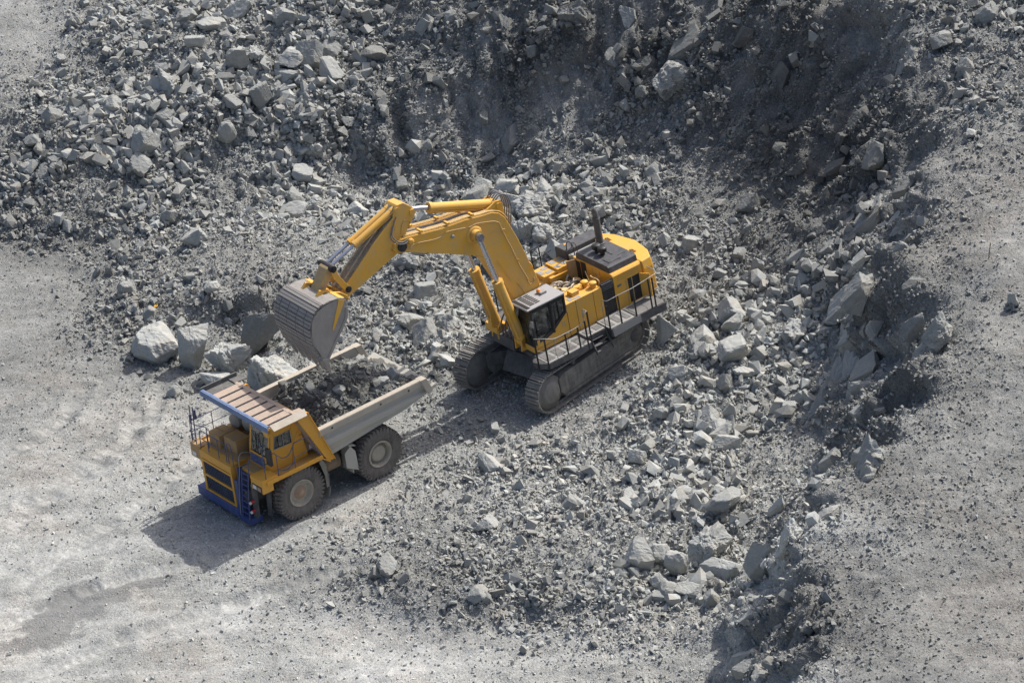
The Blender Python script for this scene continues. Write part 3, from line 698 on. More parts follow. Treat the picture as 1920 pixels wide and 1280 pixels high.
class Stones:
    def __init__(s): s.V = []; s.F = []; s.T = []; s.n = 0; s.count = 0
    def add(s, pos, nrm, size, tone, protos, r, sink=0.2):
        k = r.integers(len(protos), size=len(pos)); R = rot_mats(len(pos), r)
        sc = size[:, None] * np.stack([r.uniform(.85, 1.5, len(pos)), r.uniform(.65, 1.1, len(pos)), r.uniform(.38, .88, len(pos))], -1)
        # flatter stones lie along the slope: blend the random turn towards it
        for j, (v, f) in enumerate(protos):
            m = np.nonzero(k == j)[0]
            if not len(m): continue
            P = v[None] * sc[m][:, None, :]
            P = np.einsum('nij,nkj->nki', R[m], P) + (pos[m] + nrm[m] * (size[m] * sink)[:, None])[:, None, :]
            s.V.append(P.reshape(-1, 3)); nv = len(v)
            s.F.append((f[None] + (s.n + np.arange(len(m)) * nv)[:, None, None]).reshape(-1, 3))
            s.T.append(np.repeat(tone[m], nv)); s.n += len(m) * nv; s.count += len(m)
    def build(s, name):
        V = np.concatenate(s.V); F = np.concatenate(s.F); T = np.concatenate(s.T)
        m = np_mesh(name, V, F.ravel(), np.full(len(F), 3), False)
        at = m.attributes.new('tone', 'FLOAT', 'POINT'); at.data.foreach_set('value', T.astype(np.float32))
        m.materials.append(MAT_STONE)
        return link(name, m), len(F)

H_BIG = [hull(15, 40 + k) for k in range(22)]
H_MID = [hull(11, 80 + k) for k in range(16)]
H_SML = [hull(8, 120 + k) for k in range(10)]
ST = Stones()
def sow(dens, seed, lo, hi_, alpha, protos, sink=0.2, calm_min=0.0, pale=1.0):
    idx, r = pick(dens * (cK >= calm_min) * (1 - 0.85 * cL), seed)
    # power law between lo and hi
    uu = r.random(len(idx)); sz_ = (lo ** -alpha + uu * (hi_ ** -alpha - lo ** -alpha)) ** (-1 / alpha)
    sz_ = sz_ * (0.7 + 0.35 * cS[idx])
    pos = cand[idx] + np.stack([r.uniform(-.5, .5, len(idx)) * STEP, r.uniform(-.5, .5, len(idx)) * STEP, np.zeros(len(idx))], -1)
    tone = np.clip(cA[idx], .45, 1.25) * r.uniform(0.78, 1.25, len(idx)) * (1 + (pale - 1) * (1 - np.clip(cC[idx] * 1.6, 0, 1)))  # pale: colour lightened to counter the shaded sides of stones on open ground
    ST.add(pos, cN[idx], sz_, tone, protos, r, sink)
base_d = np.clip(np.maximum(cC - 0.14, 0) * 1.15 * cl, 0, 1.5)
bench = (1 + 0.55 * ((px[:, 0] < 680) & (px[:, 1] < 420))) * (1 - 0.9 * ((px[:, 0] > 1570 + 0.25 * np.maximum(700 - px[:, 1], 0)) & (px[:, 1] > 440)))
sow(4.4 * bench * base_d * cS ** 2.2 * (1 - 0.55 * cT), 61, 0.34, 0.80, 2.2, H_BIG, 0.22, 0.9)
sow(22.0 * bench * base_d * np.clip(cS, .5, 1.2) * (1 - 0.5 * cT), 62, 0.20, 0.38, 2.4, H_MID, 0.2, 0.5)
sow((0.15 + 44.0 * np.clip(cC * (0.5 + 0.6 * cl), 0.0, 1.2)) * (1 - 0.1 * cT), 63, 0.10, 0.21, 2.6, H_MID, 0.15, 0.0, 1.2)
sow((9.0 * np.clip(1.35 - cA * 0.35 - (cA > 0.95) * (cC < 0.15) * 0.45, 0.2, 1) + 46.0 * np.clip(cC * 0.8 + 0.12 * cl, 0, 1)), 64, 0.05, 0.12, 2.4, H_SML, 0.0, 0.0, 1.22)
# chips and broken pieces gathered round the foot of the big blocks
for (bx, by, bz, sx, sy, sz, seed, tone, typ, lab) in BOULDERS:
    r = np.random.default_rng(seed + 4000); n = int(16 + 14 * max(sx, sy))
    a = r.uniform(0, 2 * np.pi, n); q = 0.46 + np.abs(r.normal(size=n)) * 0.16
    x = bx + np.cos(a) * q * sx; y = by + np.sin(a) * q * sy
    near = np.nonzero((np.abs(cand[:, 0] - bx) < 3.5) & (np.abs(cand[:, 1] - by) < 3.5))[0]
    if not len(near): continue
    j = near[((cand[near][None, :, 0] - x[:, None]) ** 2 + (cand[near][None, :, 1] - y[:, None]) ** 2).argmin(1)]
    ST.add(cand[j], cN[j], r.uniform(0.08, 0.34, n) ** 1.0, np.clip(cA[j], .45, 1.2) * r.uniform(.8, 1.2, n), H_MID, r, 0.2)
rub, ntri = ST.build('rubble')
tag(rub, kind='stuff')
print('stones', ST.count, 'tris', ntri, 'boulders', NB)

# ================================================================ VEHICLE MATERIALS
M_TY = paint('truck_yellow', (0.72, 0.345, 0.022), (0.44, 0.33, 0.20), 0.30, 0.42)
M_TYD = paint('truck_yellow_deck', (0.52, 0.28, 0.05), (0.33, 0.27, 0.20), 0.75, 0.6)
M_BLUE = paint('truck_blue', (0.022, 0.06, 0.24), (0.22, 0.22, 0.23), 0.35, 0.45)
M_BLUEL = paint('truck_blue_faded', (0.09, 0.17, 0.36), (0.30, 0.31, 0.33), 0.4, 0.5)
M_TAN = paint('body_dusty_steel', (0.47, 0.43, 0.36), (0.33, 0.29, 0.245), 0.55, 0.75, 0, 0.8, 0.2)
M_TANB = paint('body_brown_panel', (0.46, 0.36, 0.285), (0.27, 0.23, 0.20), 0.55, 0.75, 0, 0.9, 0.2)
M_GREY = paint('body_side_grey', (0.40, 0.40, 0.37), (0.46, 0.42, 0.35), 0.5, 0.75, 0, 0.8, 0.2)
M_TYRE = paint('tyre_rubber', (0.095, 0.088, 0.082), (0.26, 0.235, 0.21), 0.55, 0.9, 0, 1.4, 0.15)
M_RIM = paint('rim_dusty', (0.40, 0.375, 0.315), (0.30, 0.25, 0.19), 0.5, 0.7, 0, 2.0)
M_HUB = paint('hub_rusty', (0.42, 0.27, 0.17), (0.35, 0.30, 0.25), 0.6, 0.8, 0, 3.0)
M_DARK = paint('dark_steel', (0.06, 0.06, 0.064), (0.24, 0.235, 0.22), 0.55, 0.65, 0, 1.2)
M_BLACK = paint('black_paint', (0.014, 0.014, 0.016), (0.16, 0.155, 0.15), 0.22, 0.45)
M_RAIL = paint('rail_blue', (0.055, 0.07, 0.16), (0.24, 0.23, 0.24), 0.4, 0.5, 0, 3)
M_STEEL = paint('bare_steel', (0.34, 0.34, 0.34), (0.26, 0.24, 0.21), 0.5, 0.5, 0.3, 1.5)
M_CHROME = paint('polished_rod', (0.55, 0.56, 0.62), (0.35, 0.35, 0.37), 0.15, 0.22, 0.85, 2)
M_FLAP = paint('mud_flap', (0.16, 0.155, 0.135), (0.33, 0.31, 0.26), 0.6, 0.85)
M_RUST = paint('tank_rusty', (0.25, 0.17, 0.10), (0.30, 0.25, 0.19), 0.7, 0.85)
M_MESH = paint('grille_mesh', (0.022, 0.035, 0.085), (0.17, 0.17, 0.18), 0.5, 0.7, 0, 2)
M_RED = paint('red_lens', (0.45, 0.02, 0.02), (0.3, 0.25, 0.22), 0.2, 0.35)
M_WHITE = paint('white_lens', (0.72, 0.72, 0.70), (0.4, 0.38, 0.34), 0.25, 0.35)
M_ORANGE = paint('beacon_orange', (0.85, 0.26, 0.02), (0.4, 0.3, 0.2), 0.1, 0.3)

def glass(name, tint, mixf):
    t = NT(name)
    tr = t.n('BsdfTransparent', {0: (*tint, 1)}); gl = t.n('BsdfGlossy', {0: (0.9, 0.93, 0.95, 1), 'Roughness': 0.06})
    co_ = t.n('TexCoord').outputs['Object']
    du = t.n('BsdfDiffuse', {0: (0.16, 0.16, 0.155, 1)})
    dm = t.ramp(t.noise(co_, 2.2, 5, 0.6), [(0.45, 0.05), (0.75, 0.45)])
    a = t.n('MixShader', {0: mixf}); t.t.links.new(tr.outputs[0], a.inputs[1]); t.t.links.new(gl.outputs[0], a.inputs[2])
    b = t.n('MixShader', {0: dm}); t.t.links.new(a.outputs[0], b.inputs[1]); t.t.links.new(du.outputs[0], b.inputs[2])
    t.t.links.new(b.outputs[0], t.out.inputs[0])
    return t.m
M_GLASS = glass('cab_glass', (0.38, 0.42, 0.42), 0.14)

# ================================================================ DUMP TRUCK  (X forward, Y to its left, Z up, rear axle at the origin)
truck = empty('dump_truck', Matrix.Rotation(TR_A, 4, 'Z'))
tag(truck, 'orange-yellow mining dump truck with blue bumper, loaded with dark broken rock', 'dump truck')
P = lambda mb, name, mat, par=truck, bev=0.0: mb.build(name, mat, par, 0.0, bev)

R_T = 1.345
def wheel(x, y, s, front):
    """s = +1 outer face to the left"""
    cz = 1.30
    ty = MB()
    hw = 0.37
    prof = [(0.66, -hw * 0.80), (0.78, -hw * 0.94), (0.98, -hw * 1.0), (1.15, -hw * 0.98), (1.25, -hw * 0.88), (1.285, -hw * 0.6), (1.29, 0), (1.285, hw * 0.6), (1.25, hw * 0.88), (1.15, hw * 0.98), (0.98, hw * 1.0), (0.78, hw * 0.94), (0.66, hw * 0.80), (0.60, hw * 0.5), (0.60, -hw * 0.5), (0.66, -hw * 0.80)]
    ty.lathe(prof, (0, 0, 0), (0, 1, 0), 64)
    N = 38
    for i in range(N):
        for side in (-1, 1):
            a = 2 * math.pi * (i + 0.25 * side) / N
            Rm = Matrix.Rotation(-a, 3, 'Y')
            Rt = Rm @ Matrix.Rotation(side * 0.22, 3, 'X')
            c = Rm @ Vector((1.298, side * hw * 0.52, 0))
            ty.box(c, (0.085, hw * 0.84, 0.125), Rt)
            c2 = Rm @ Vector((1.215, side * hw * 0.945, 0))
            ty.box(c2, (0.15, 0.05, 0.11), Rm)
    ty.lathe([(1.06, hw * 1.0), (1.075, hw * 1.0 + 0.012), (1.09, hw * 0.99)], (0, 0, 0), (0, s, 0), 48)
    w_ = ty.build('wheel', M_TYRE, truck)
    w_.name = 'wheel'; w_.location = (x, y, cz)
    rim = MB()
    if front:
        rp = [(0.69, hw * 0.88), (0.655, hw * 0.96), (0.62, hw * 0.90), (0.585, hw * 0.62), (0.56, hw * 0.52), (0.40, hw * 0.46), (0.30, hw * 0.50), (0.0, hw * 0.50)]
    else:
        rp = [(0.69, hw * 0.88), (0.66, hw * 0.98), (0.60, hw * 0.92), (0.57, hw * 0.35), (0.55, hw * 0.15), (0.47, hw * 0.08), (0.445, hw * 0.10), (0.43, hw * 0.42), (0.40, hw * 0.5), (0.0, hw * 0.5)]
    rim.lathe(rp, (0, 0, 0), (0, s, 0), 48)
    rim.lathe([(0.60, -hw * 0.9), (0.3, -hw * 0.6), (0.0, -hw * 0.6)], (0, 0, 0), (0, s, 0), 32)
    nb = 20 if front else 28
    for i in range(nb):
        a = 2 * math.pi * i / nb; rr = 0.47 if front else 0.51
        y0 = hw * (0.44 if front else 0.08)
        rim.cyl((rr * math.cos(a), s * y0, rr * math.sin(a)), (rr * math.cos(a), s * (y0 + 0.045), rr * math.sin(a)), 0.022, n=6)
    if front:
        for i in range(5):
            a = 2 * math.pi * i / 5 + 0.3
            rim.cyl((0.53 * math.cos(a), s * hw * 0.5, 0.53 * math.sin(a)), (0.53 * math.cos(a), s * hw * 0.60, 0.53 * math.sin(a)), 0.05, n=8)
    rim.build('rim', M_RIM, w_)
    hb = MB()
    if front:
        hb.lathe([(0.34, hw * 0.46), (0.33, hw * 0.56), (0.17, hw * 0.60), (0.15, hw * 0.86), (0.11, hw * 0.93), (0.0, hw * 0.93)], (0, 0, 0), (0, s, 0), 28)
        hb.build('hub', M_HUB, w_)
    else:
        hb.lathe([(0.40, hw * 0.48), (0.39, hw * 0.56), (0.36, hw * 0.58), (0.0, hw * 0.58)], (0, 0, 0), (0, s, 0), 32)
        hb.build('hub', M_RIM, w_)
    return w_
for s in (1, -1):
    wheel(4.7, 2.12 * s, s, True)
    wheel(0, 2.12 * s, s, False)
    wheel(0, 1.27 * s, s, False)

# frame, axles
m = MB()
for s in (1, -1):
    m.bb(-1.4, 6.7, 0.62 * s, 0.95 * s, 1.05, 1.62)
for x in (-1.2, 1.4, 3.0, 5.8): m.cyl((x, -0.8, 1.35), (x, 0.8, 1.35), 0.2)
m.cyl((0, -1.6, 1.3), (0, 1.6, 1.3), 0.52, n=20)
m.lathe([(0.0, -0.7), (0.45, -0.6), (0.62, 0), (0.45, 0.6), (0, 0.7)], (0, 0, 1.35), (1, 0, 0), 20)
m.cyl((4.7, -1.9, 1.25), (4.7, 1.9, 1.25), 0.24, n=12)
for s in (1, -1):
    m.cyl((4.9, 1.25 * s, 1.2), (4.75, 1.15 * s, 2.4), 0.16); m.cyl((0.9, 0.75 * s, 1.5), (1.9, 0.7 * s, 2.6), 0.13)
m.bb(4.0, 6.3, -0.7, 0.7, 0.75, 1.3)
m.bb(2.2, 2.9, -1.8, 1.0, 1.1, 2.0)
P(m, 'chassis', M_DARK)
m = MB(); m.cyl((1.98, 1.55, 1.62), (2.86, 1.55, 1.62), 0.43, n=20)
for x in (2.1, 2.7): m.cyl((x, 1.55, 1.62), (x + 0.06, 1.55, 1.62), 0.45, n=20)
P(m, 'fuel_tank', M_RUST)

# cargo body
FL = [(3.0, 2.62), (-1.8, 3.12), (-3.7, 3.52)]
m = MB()
m.prism([(3.0, 2.62), (-1.8, 3.12), (-3.75, 3.52), (-3.8, 3.36), (-1.8, 2.92), (2.9, 2.42)], 'y', -2.35, 2.35)
for x in (2.2, 1.0, -0.2, -1.4): m.bb(x - 0.12, x + 0.12, -2.0, 2.0, 2.45 + (1.0 - x) * 0.1, 2.95 + (1.0 - x) * 0.03)
body = P(m, 'cargo_body', M_GREY, truck, 0.015)
def side_wall(s):
    m = MB()
    # plate with a folded-in belt and a slanted lower half
    st = [(3.52, 2.62), (2.9, 2.58), (1.0, 2.78), (-1.8, 3.14), (-2.75, 3.38)]
    def sec(x, z0):
        f = 4.14 + 0.012 * (3.4 - x)
        return [(2.36, f), (2.62, f), (2.62, f - 0.30), (2.47, f - 0.36), (2.47, f - 0.66), (2.60, f - 0.74), (2.58, min(f - 0.82, max(z0 + 0.12, f - 0.98))), (2.34, z0), (2.26, z0 + 0.02), (2.36, f - 0.75)]
    xs = [3.46, 3.0, 1.0, -1.0, -2.0, -2.62]; zs = [2.66, 2.60, 2.78, 3.0, 3.17, 3.33]
    rows = [[(x, s * y, z) for y, z in sec(x, z0)] for x, z0 in zip(xs, zs)]
    # the tail end leans back
    tail = [(x - 0.55 * (4.2 - z), y, z) for x, y, z in rows[-1]]; rows[-1] = tail
    n = len(rows[0]); vs = [p for r_ in rows for p in r_]
    fs = [(i * n + k, i * n + (k + 1) % n, (i + 1) * n + (k + 1) % n, (i + 1) * n + k) for i in range(len(rows) - 1) for k in range(n)]
    fs += [tuple(range(n)), tuple(range((len(rows) - 1) * n, len(rows) * n))]
    m.add(vs, fs)
    w_ = m.build('side_wall', M_GREY, body)
    r_ = MB()
    r_.slab([(3.44, s * 2.36, 4.165), (3.44, s * 2.64, 4.165), (-2.70, s * 2.64, 4.235), (-2.70, s * 2.36, 4.235)], 0.05)
    r_.slab([(3.44, s * 2.635, 4.16), (3.44, s * 2.635, 3.84), (-2.58, s * 2.635, 3.90), (-2.70, s * 2.635, 4.23)], 0.03)
    # end post
    r_.prism([(-2.60, 4.262), (-2.98, 4.262), (-3.32, 3.50), (-3.05, 3.40), (-2.95, 3.50)], 'y', s * 2.30, s * 2.70)
    r_.build('top_rail', M_TAN, w_, 0, 0.012)
    for x in (2.7, -0.2, -1.9):
        bt = MB(); bt.cyl((x, s * 2.64, 4.02), (x, s * 2.675, 4.02), 0.05, n=8)
        bt.build('lifting_eye', M_BLACK, w_)
side_wall(1); side_wall(-1)
# front bulkhead and its yellow end plates
m = MB(); m.prism([(2.95, 2.45), (4.36, 5.40), (4.6, 5.40), (3.25, 2.45)], 'y', -2.50, 2.50)
m.build('front_wall', M_TANB, body)
for s in (1, -1):
    m = MB()
    tp_ = ((4.62, 5.36), (3.92, 5.36)) if s > 0 else ((4.36, 4.85), (3.70, 4.85))
    m.prism([(2.72, 2.36), (3.10, 2.36), tp_[0], tp_[1]], 'y', s * 2.50, s * 2.60)
    m.slab([(2.72, s * 2.45, 2.36), (tp_[1][0], s * 2.45, tp_[1][1]), (tp_[1][0], s * 2.66, tp_[1][1]), (2.72, s * 2.66, 2.36)], 0.04)
    m.build('end_plate', M_TY, body, 0, 0.01)
# canopy
m = MB(); m.bb(4.50, 6.2, -2.56, 2.50, 5.30, 5.40); m.bb(4.48, 4.64, -2.56, 2.50, 5.38, 5.47); m.slab([(4.02, 2.1, 5.42), (4.02, 2.55, 5.42), (4.62, 2.55, 5.46), (4.62, 2.1, 5.46)], 0.06)
can = m.build('canopy', M_TANB, truck)
m = MB(); m.bb(6.20, 6.27, -2.64, 2.62, 5.26, 5.555); m.bb(6.10, 6.20, -2.6, 2.58, 5.53, 5.57)
m.build('front_fascia', M_BLUEL, can, 0, 0.012)
ys = [-1.38, -0.76, -0.12, 0.52, 1.14, 1.76, 2.36]
for y in ys:
    m = MB(); m.bb(4.66, 6.09, y - 0.045, y + 0.045, 5.40, 5.50)
    m.build('canopy_rib', M_BLACK, can)  # black colour stands in for the shadow lines along the ribs
m = MB(); yy = [-2.0] + ys + [2.5]
for a, b in zip(yy[:-1], yy[1:]):
    m.slab([(4.66, a + 0.05, 5.445), (6.08, a + 0.05, 5.445), (6.08, b - 0.05, 5.455), (4.66, b - 0.05, 5.455)], 0.05)
m.build('canopy_plate', M_TANB, can)
m = MB(); m.bb(4.15, 6.2, -2.64, -2.58, 5.26, 5.66); m.bb(4.6, 6.1, -2.58, -2.05, 5.40, 5.425); m.slab([(3.86, -2.68, 5.40), (3.86, -2.1, 5.40), (4.64, -2.1, 5.46), (4.64, -2.68, 5.46)], 0.05)
m.build('canopy_end', M_DARK, can)
m = MB(); m.slab([(6.02, 2.52, 5.52), (4.02, 2.52, 5.56), (4.12, 2.84, 5.36), (6.02, 2.84, 5.34)], 0.04)
m.build('canopy_wing', M_TAN, can)
m = MB(); m.bb(4.1, 6.15, 2.42, 2.52, 5.10, 5.34); m.bb(6.0, 6.2, 2.2, 2.52, 4.95, 5.28)
m.build('canopy_beam', M_TY, can)

# cab
m = MB()
x0, x1, y0, y1, zb, zt = 3.95, 5.86, 0.52, 2.04, 2.78, 5.06
side = [(3.78, zb), (6.0, zb), (5.98, 3.55), (5.74, zt), (4.18, zt)]
win = [(4.62, 3.86), (5.66, 3.90), (5.56, 4.52), (4.66, 4.54)]
def holed(outer, hole, y, t):
    """side panel with a window opening: strips joining the two outlines"""
    mm = MB()
    o = outer; h = hole
    mm.prism([o[0], o[1], h[1], h[0]], 'y', y, y + t)
    mm.prism([o[1], o[2], o[3], h[2], h[1]], 'y', y, y + t)
    mm.prism([o[3], o[4], h[3], h[2]], 'y', y, y + t)
    mm.prism([o[4], o[0], h[0], h[3]], 'y', y, y + t)
    return mm
m = holed(side, win, y1 - 0.06, 0.06)
a = holed(side, win, y0, 0.06); m.add(a.v, a.f)
m.bb(3.86, 5.94, y0 + 0.06, y1 - 0.06, zb, zb + 0.08)
m.prism([(4.18, zt), (5.78, zt), (5.84, zt + 0.14), (4.12, zt + 0.14)], 'y', y0 - 0.05, y1 + 0.05)
m.prism([(3.78, zb), (4.18, zt), (4.24, zt), (3.84, zb)], 'y', y0 + 0.06, y1 - 0.06)
for yy_ in (y0, y1 - 0.12):
    m.prism([(5.985, 3.55), (5.745, zt), (5.66, zt), (5.89, 3.55)], 'y', yy_, yy_ + 0.12)
m.slab([(5.98, y0 + .06, 3.52), (5.98, y1 - .06, 3.52), (6.0, y1 - .06, zb), (6.0, y0 + .06, zb)], 0.06)
m.slab([(5.79, y0 + .1, 4.92), (5.79, y1 - .1, 4.92), (5.75, y1 - .1, zt), (5.75, y0 + .1, zt)], 0.05)
cab = P(m, 'cab', M_TY, truck, 0.012)
m = MB(); m.slab([(5.945, y0 + .12, 3.56), (5.945, y1 - .12, 3.56), (5.775, y1 - .12, 4.90), (5.775, y0 + .12, 4.90)], 0.02)
m.build('windshield', M_GLASS, cab)
m = MB(); m.prism(win, 'y', y1 - 0.04, y1 - 0.025); wq = m.build('side_window', M_GLASS, cab)
m = MB()
for i in range(4):
    p, q = win[i], win[(i + 1) % 4]; m.tube([(p[0], y1 + .005, p[1]), (q[0], y1 + .005, q[1])], 0.022, 5)
m.tube([(5.1, y1, 3.88), (5.08, y1, 4.53)], 0.02, 5)
m.build('window_frame', M_STEEL, cab)
m = MB(); m.slab([(6.02, y0 + 0.10, 3.42), (6.02, y1 - 0.35, 3.42), (6.035, y1 - 0.35, 2.98), (6.035, y0 + 0.10, 2.98)], 0.03)
m.build('front_panel', M_BLUE, cab)
m = MB(); m.tube(smooth_path([(5.99, 1.3, 3.5), (6.02, 1.25, 3.9), (5.9, 1.05, 4.5)], 4), 0.018); m.tube(smooth_path([(5.99, 0.95, 3.5), (6.0, 0.9, 4.0), (5.88, 0.75, 4.4)], 4), 0.018)
m.build('wiper', M_BLACK, cab)
m = MB(); m.bb(4.5, 5.0, 1.0, 1.5, 3.1, 3.4); m.box((4.42, 1.25, 3.75), (0.14, 0.5, 0.8)); m.tube([(5.5, 1.25, 3.2), (5.3, 1.25, 3.8)], 0.03); m.bb(5.55, 5.85, 0.62, 1.94, 2.86, 3.52)
m.build('seat', M_BLACK, cab)
m = MB()
m.prism([(3.84, 2.82), (4.70, 2.82), (4.52, 3.80), (4.12, 4.60), (4.10, 4.4)], 'y', y1 + 0.004, y1 + 0.02)
m.box((4.15, y1 + 0.05, 4.02), (0.09, 0.06, 0.09)); m.tube([(4.72, y1 + 0.01, 2.84), (4.56, y1 + 0.01, 3.8), (4.56, y1 + 0.01, 4.9)], 0.014, 5)
m.build('door_panel', M_TY, cab)
m = MB(); m.bb(3.30, 3.86, 1.75, 2.0, 3.0, 4.05); m.build('filter_housing', M_RUST, cab)
m = MB(); m.bb(3.55, 3.68, 2.0, 2.06, 3.05, 3.3); m.build('reflector', M_WHITE, cab)
m = MB(); m.bb(3.55, 3.68, 2.0, 2.06, 3.34, 3.6); m.build('reflector', M_RED, cab)

# decks and fenders
m = MB()
m.bb(3.42, 6.62, 0.52, 2.62, 2.70, 2.80)
m.prism([(3.42, 2.66), (6.66, 2.66), (6.66, 2.86), (3.42, 2.86)], 'y', 2.60, 2.68)
m.slab([(3.42, 2.1, 2.66), (3.42, 2.64, 2.66), (2.98, 2.64, 2.32), (2.98, 2.1, 2.32)], 0.05)
m.bb(6.0, 6.9, 1.66, 2.62, 2.80, 2.96); m.bb(6.3, 6.9, 1.70, 2.62, 2.28, 2.80)
m.bb(5.95, 6.6, 0.5, 1.7, 2.72, 2.86)
dk = P(m, 'left_deck', M_TY, truck, 0.014)
m = MB(); m.bb(3.46, 5.9, 2.06, 2.59, 2.80, 2.815); m.bb(6.05, 6.6, 0.55, 1.64, 2.86, 2.872)
m.build('walkway_plate', M_TYD, dk)
m = MB(); m.bb(6.90, 6.93, 1.86, 2.12, 2.36, 2.56); m.build('headlight', M_WHITE, dk)
m = MB(); m.bb(6.90, 6.93, 2.2, 2.46, 2.36, 2.56); m.build('headlight', M_HUB, dk)
m = MB(); m.bb(6.895, 6.915, 1.80, 2.52, 2.30, 2.62); m.build('headlight_bezel', M_BLACK, dk)
m = MB()
m.bb(4.1, 6.85, -3.0, -2.1, 2.66, 2.78); m.bb(6.4, 6.95, -3.05, -2.25, 2.20, 2.92); m.bb(4.1, 6.5, -3.05, -2.98, 2.6, 2.86)
rdk = P(m, 'right_deck', M_TYD, truck, 0.014)
m = MB(); m.bb(6.95, 6.98, -2.9, -2.6, 2.3, 2.5); m.build('headlight', M_WHITE, rdk)

# radiator housing (the hood)
m = MB()
hy0, hy1 = -2.28, 0.22
m.prism([(5.2, 0.75), (6.80, 0.66), (6.86, 2.40), (6.98, 2.44), (6.98, 2.82), (6.6, 2.90), (5.2, 2.80)], 'y', hy0, hy1)
for y in (hy0 + 0.0, hy1 - 0.16): m.prism([(6.80, 0.64), (6.90, 0.64), (6.96, 2.44), (6.86, 2.44)], 'y', y, y + 0.16)
for z in (0.64, 1.52, 2.32): m.box((6.84 + 0.03 * (z - .64), (hy0 + hy1) / 2, z), (0.16, hy1 - hy0, 0.12))
hood = P(m, 'hood', M_TY, truck, 0.012)
for z0_, z1_ in ((0.72, 1.46), (1.58, 2.26)):
    g = MB(); g.slab([(6.835 + .03 * (z0_ - .7), hy0 + .17, z0_), (6.835 + .03 * (z0_ - .7), hy1 - .17, z0_), (6.86 + .03 * (z1_ - .7), hy1 - .17, z1_), (6.86 + .03 * (z1_ - .7), hy0 + .17, z1_)], 0.02)
    for i in range(15):
        y = hy0 + .2 + i * (hy1 - hy0 - .4) / 14
        g.tube([(6.855 + .03 * (z0_ - .7), y, z0_), (6.885 + .03 * (z1_ - .7), y, z1_)], 0.012, 4)
    for i in range(1, 5):
        z = z0_ + (z1_ - z0_) * i / 5; g.tube([(6.865 + .03 * (z - .7), hy0 + .17, z), (6.865 + .03 * (z - .7), hy1 - .17, z)], 0.009, 4)
    g.build('grille', M_MESH, hood)
m = MB(); m.slab([(5.25, hy0 + .05, 2.815), (6.55, hy0 + .05, 2.905), (6.55, hy1 - .05, 2.905), (5.25, hy1 - .05, 2.815)], 0.01); m.build('hood_top', M_TYD, hood)
m = MB(); m.tube([(6.5, hy1 + .03, 2.6), (6.5, hy1 + .03, 0.9)], 0.015, 5); m.box((6.3, hy1 + .02, 2.15), (0.16, 0.04, 0.16)); m.build('hood_latch', M_DARK, hood)
# engine deck boxes
m = MB(); m.bb(5.35, 6.15, -1.32, -0.32, 2.8, 3.58); m.bb(4.3, 5.3, -1.9, 0.4, 2.5, 3.15)
P(m, 'engine_box', M_TYD, truck, 0.02)
m = MB(); m.bb(5.42, 6.32, -2.30, -1.45, 2.8, 3.52); m.bb(4.5, 5.35, -2.4, -1.7, 2.7, 3.3)
m.tube([(5.86, -2.3, 3.53), (5.86, -1.45, 3.53)], 0.03, 5)
P(m, 'battery_box', M_TYD, truck, 0.02)
m = MB()
m.lathe([(0.0, 0.36), (0.30, 0.36), (0.33, 0.33), (0.36, 0.33), (0.38, 0.25), (0.38, -0.4), (0.2, -0.5), (0, -0.5)], (4.75, -1.95, 3.62), (1, 0.05, 0), 26)
m.lathe([(0.0, 0.36), (0.30, 0.36), (0.33, 0.33), (0.36, 0.33), (0.38, 0.25), (0.38, -0.4), (0.2, -0.5), (0, -0.5)], (4.6, -1.12, 3.70), (1, 0.05, 0), 26)
P(m, 'air_cleaner', M_TAN)
m = MB()
for k in range(5):
    m.tube(smooth_path([(4.7 + .1 * k, -0.9 + .25 * k, 3.1), (5.2, -0.5 + .16 * k, 3.5 - .05 * k), (5.6 + .05 * k, 0.05 + .06 * k, 3.2), (5.4, 0.2, 2.8)], 5), 0.07)
m.cyl((5.6, 0.1, 2.85), (5.2, 0.1, 3.3), 0.22); m.cyl((4.9, -0.3, 3.1), (4.9, -0.3, 3.75), 0.2); m.cyl((4.6, 0.3, 3.0), (4.4, 0.35, 4.2), 0.13)
P(m, 'engine_pipes', M_RUST)

# bumper, ladder, steps
m = MB()
m.bb(6.45, 6.98, -2.88, 0.55, 0.16, 0.62); m.bb(6.30, 6.98, 0.4, 1.38, 0.12, 0.46)
m.bb(6.2, 6.5, -2.9, -2.4, 0.2, 0.7)
m.slab([(6.9, 0.62, 0.4), (6.9, 0.62, 2.9), (6.2, 0.62, 2.9), (6.4, 0.62, 0.4)], 0.05)
m.bb(6.4, 6.96, 0.36, 0.60, 0.5, 2.2)
P(m, 'bumper', M_BLUE, truck, 0.02)
m = MB()
for y in (0.80, 1.30):
    m.tube([(7.02, y, 0.35), (6.74, y, 2.86)], 0.035, 6)
for i in range(9):
    f = i / 8.5; m.box((7.01 - .27 * f, 1.05, 0.42 + 2.45 * f), (0.07, 0.5, 0.035))
P(m, 'ladder', M_BLUE)
for y, mt_ in ((0.70, M_STEEL), (1.42, M_RAIL)):
    m = MB(); m.tube(smooth_path([(7.06, y, 0.5), (6.95, y, 1.9), (6.80, y, 2.8), (6.74, y, 3.45), (6.55, y, 3.62), (6.2, y, 3.5)], 5), 0.02, 6)
    P(m, 'ladder_handrail', mt_)
m = MB()
m.bb(6.72, 7.02, 0.55, 1.15, 0.03, 0.06); m.tube([(6.8, 0.6, 0.04), (6.8, 0.62, 0.3)], 0.025); m.tube([(6.8, 1.1, 0.04), (6.8, 1.1, 0.3)], 0.025)
P(m, 'step', M_STEEL)
m = MB(); m.bb(6.75, 7.0, -2.8, -2.2, -0.02, 0.02); m.tube([(6.85, -2.75, 0.0), (6.85, -2.75, 0.3)], 0.025); m.tube([(6.85, -2.25, 0.0), (6.85, -2.25, 0.3)], 0.025)
P(m, 'step', M_STEEL)
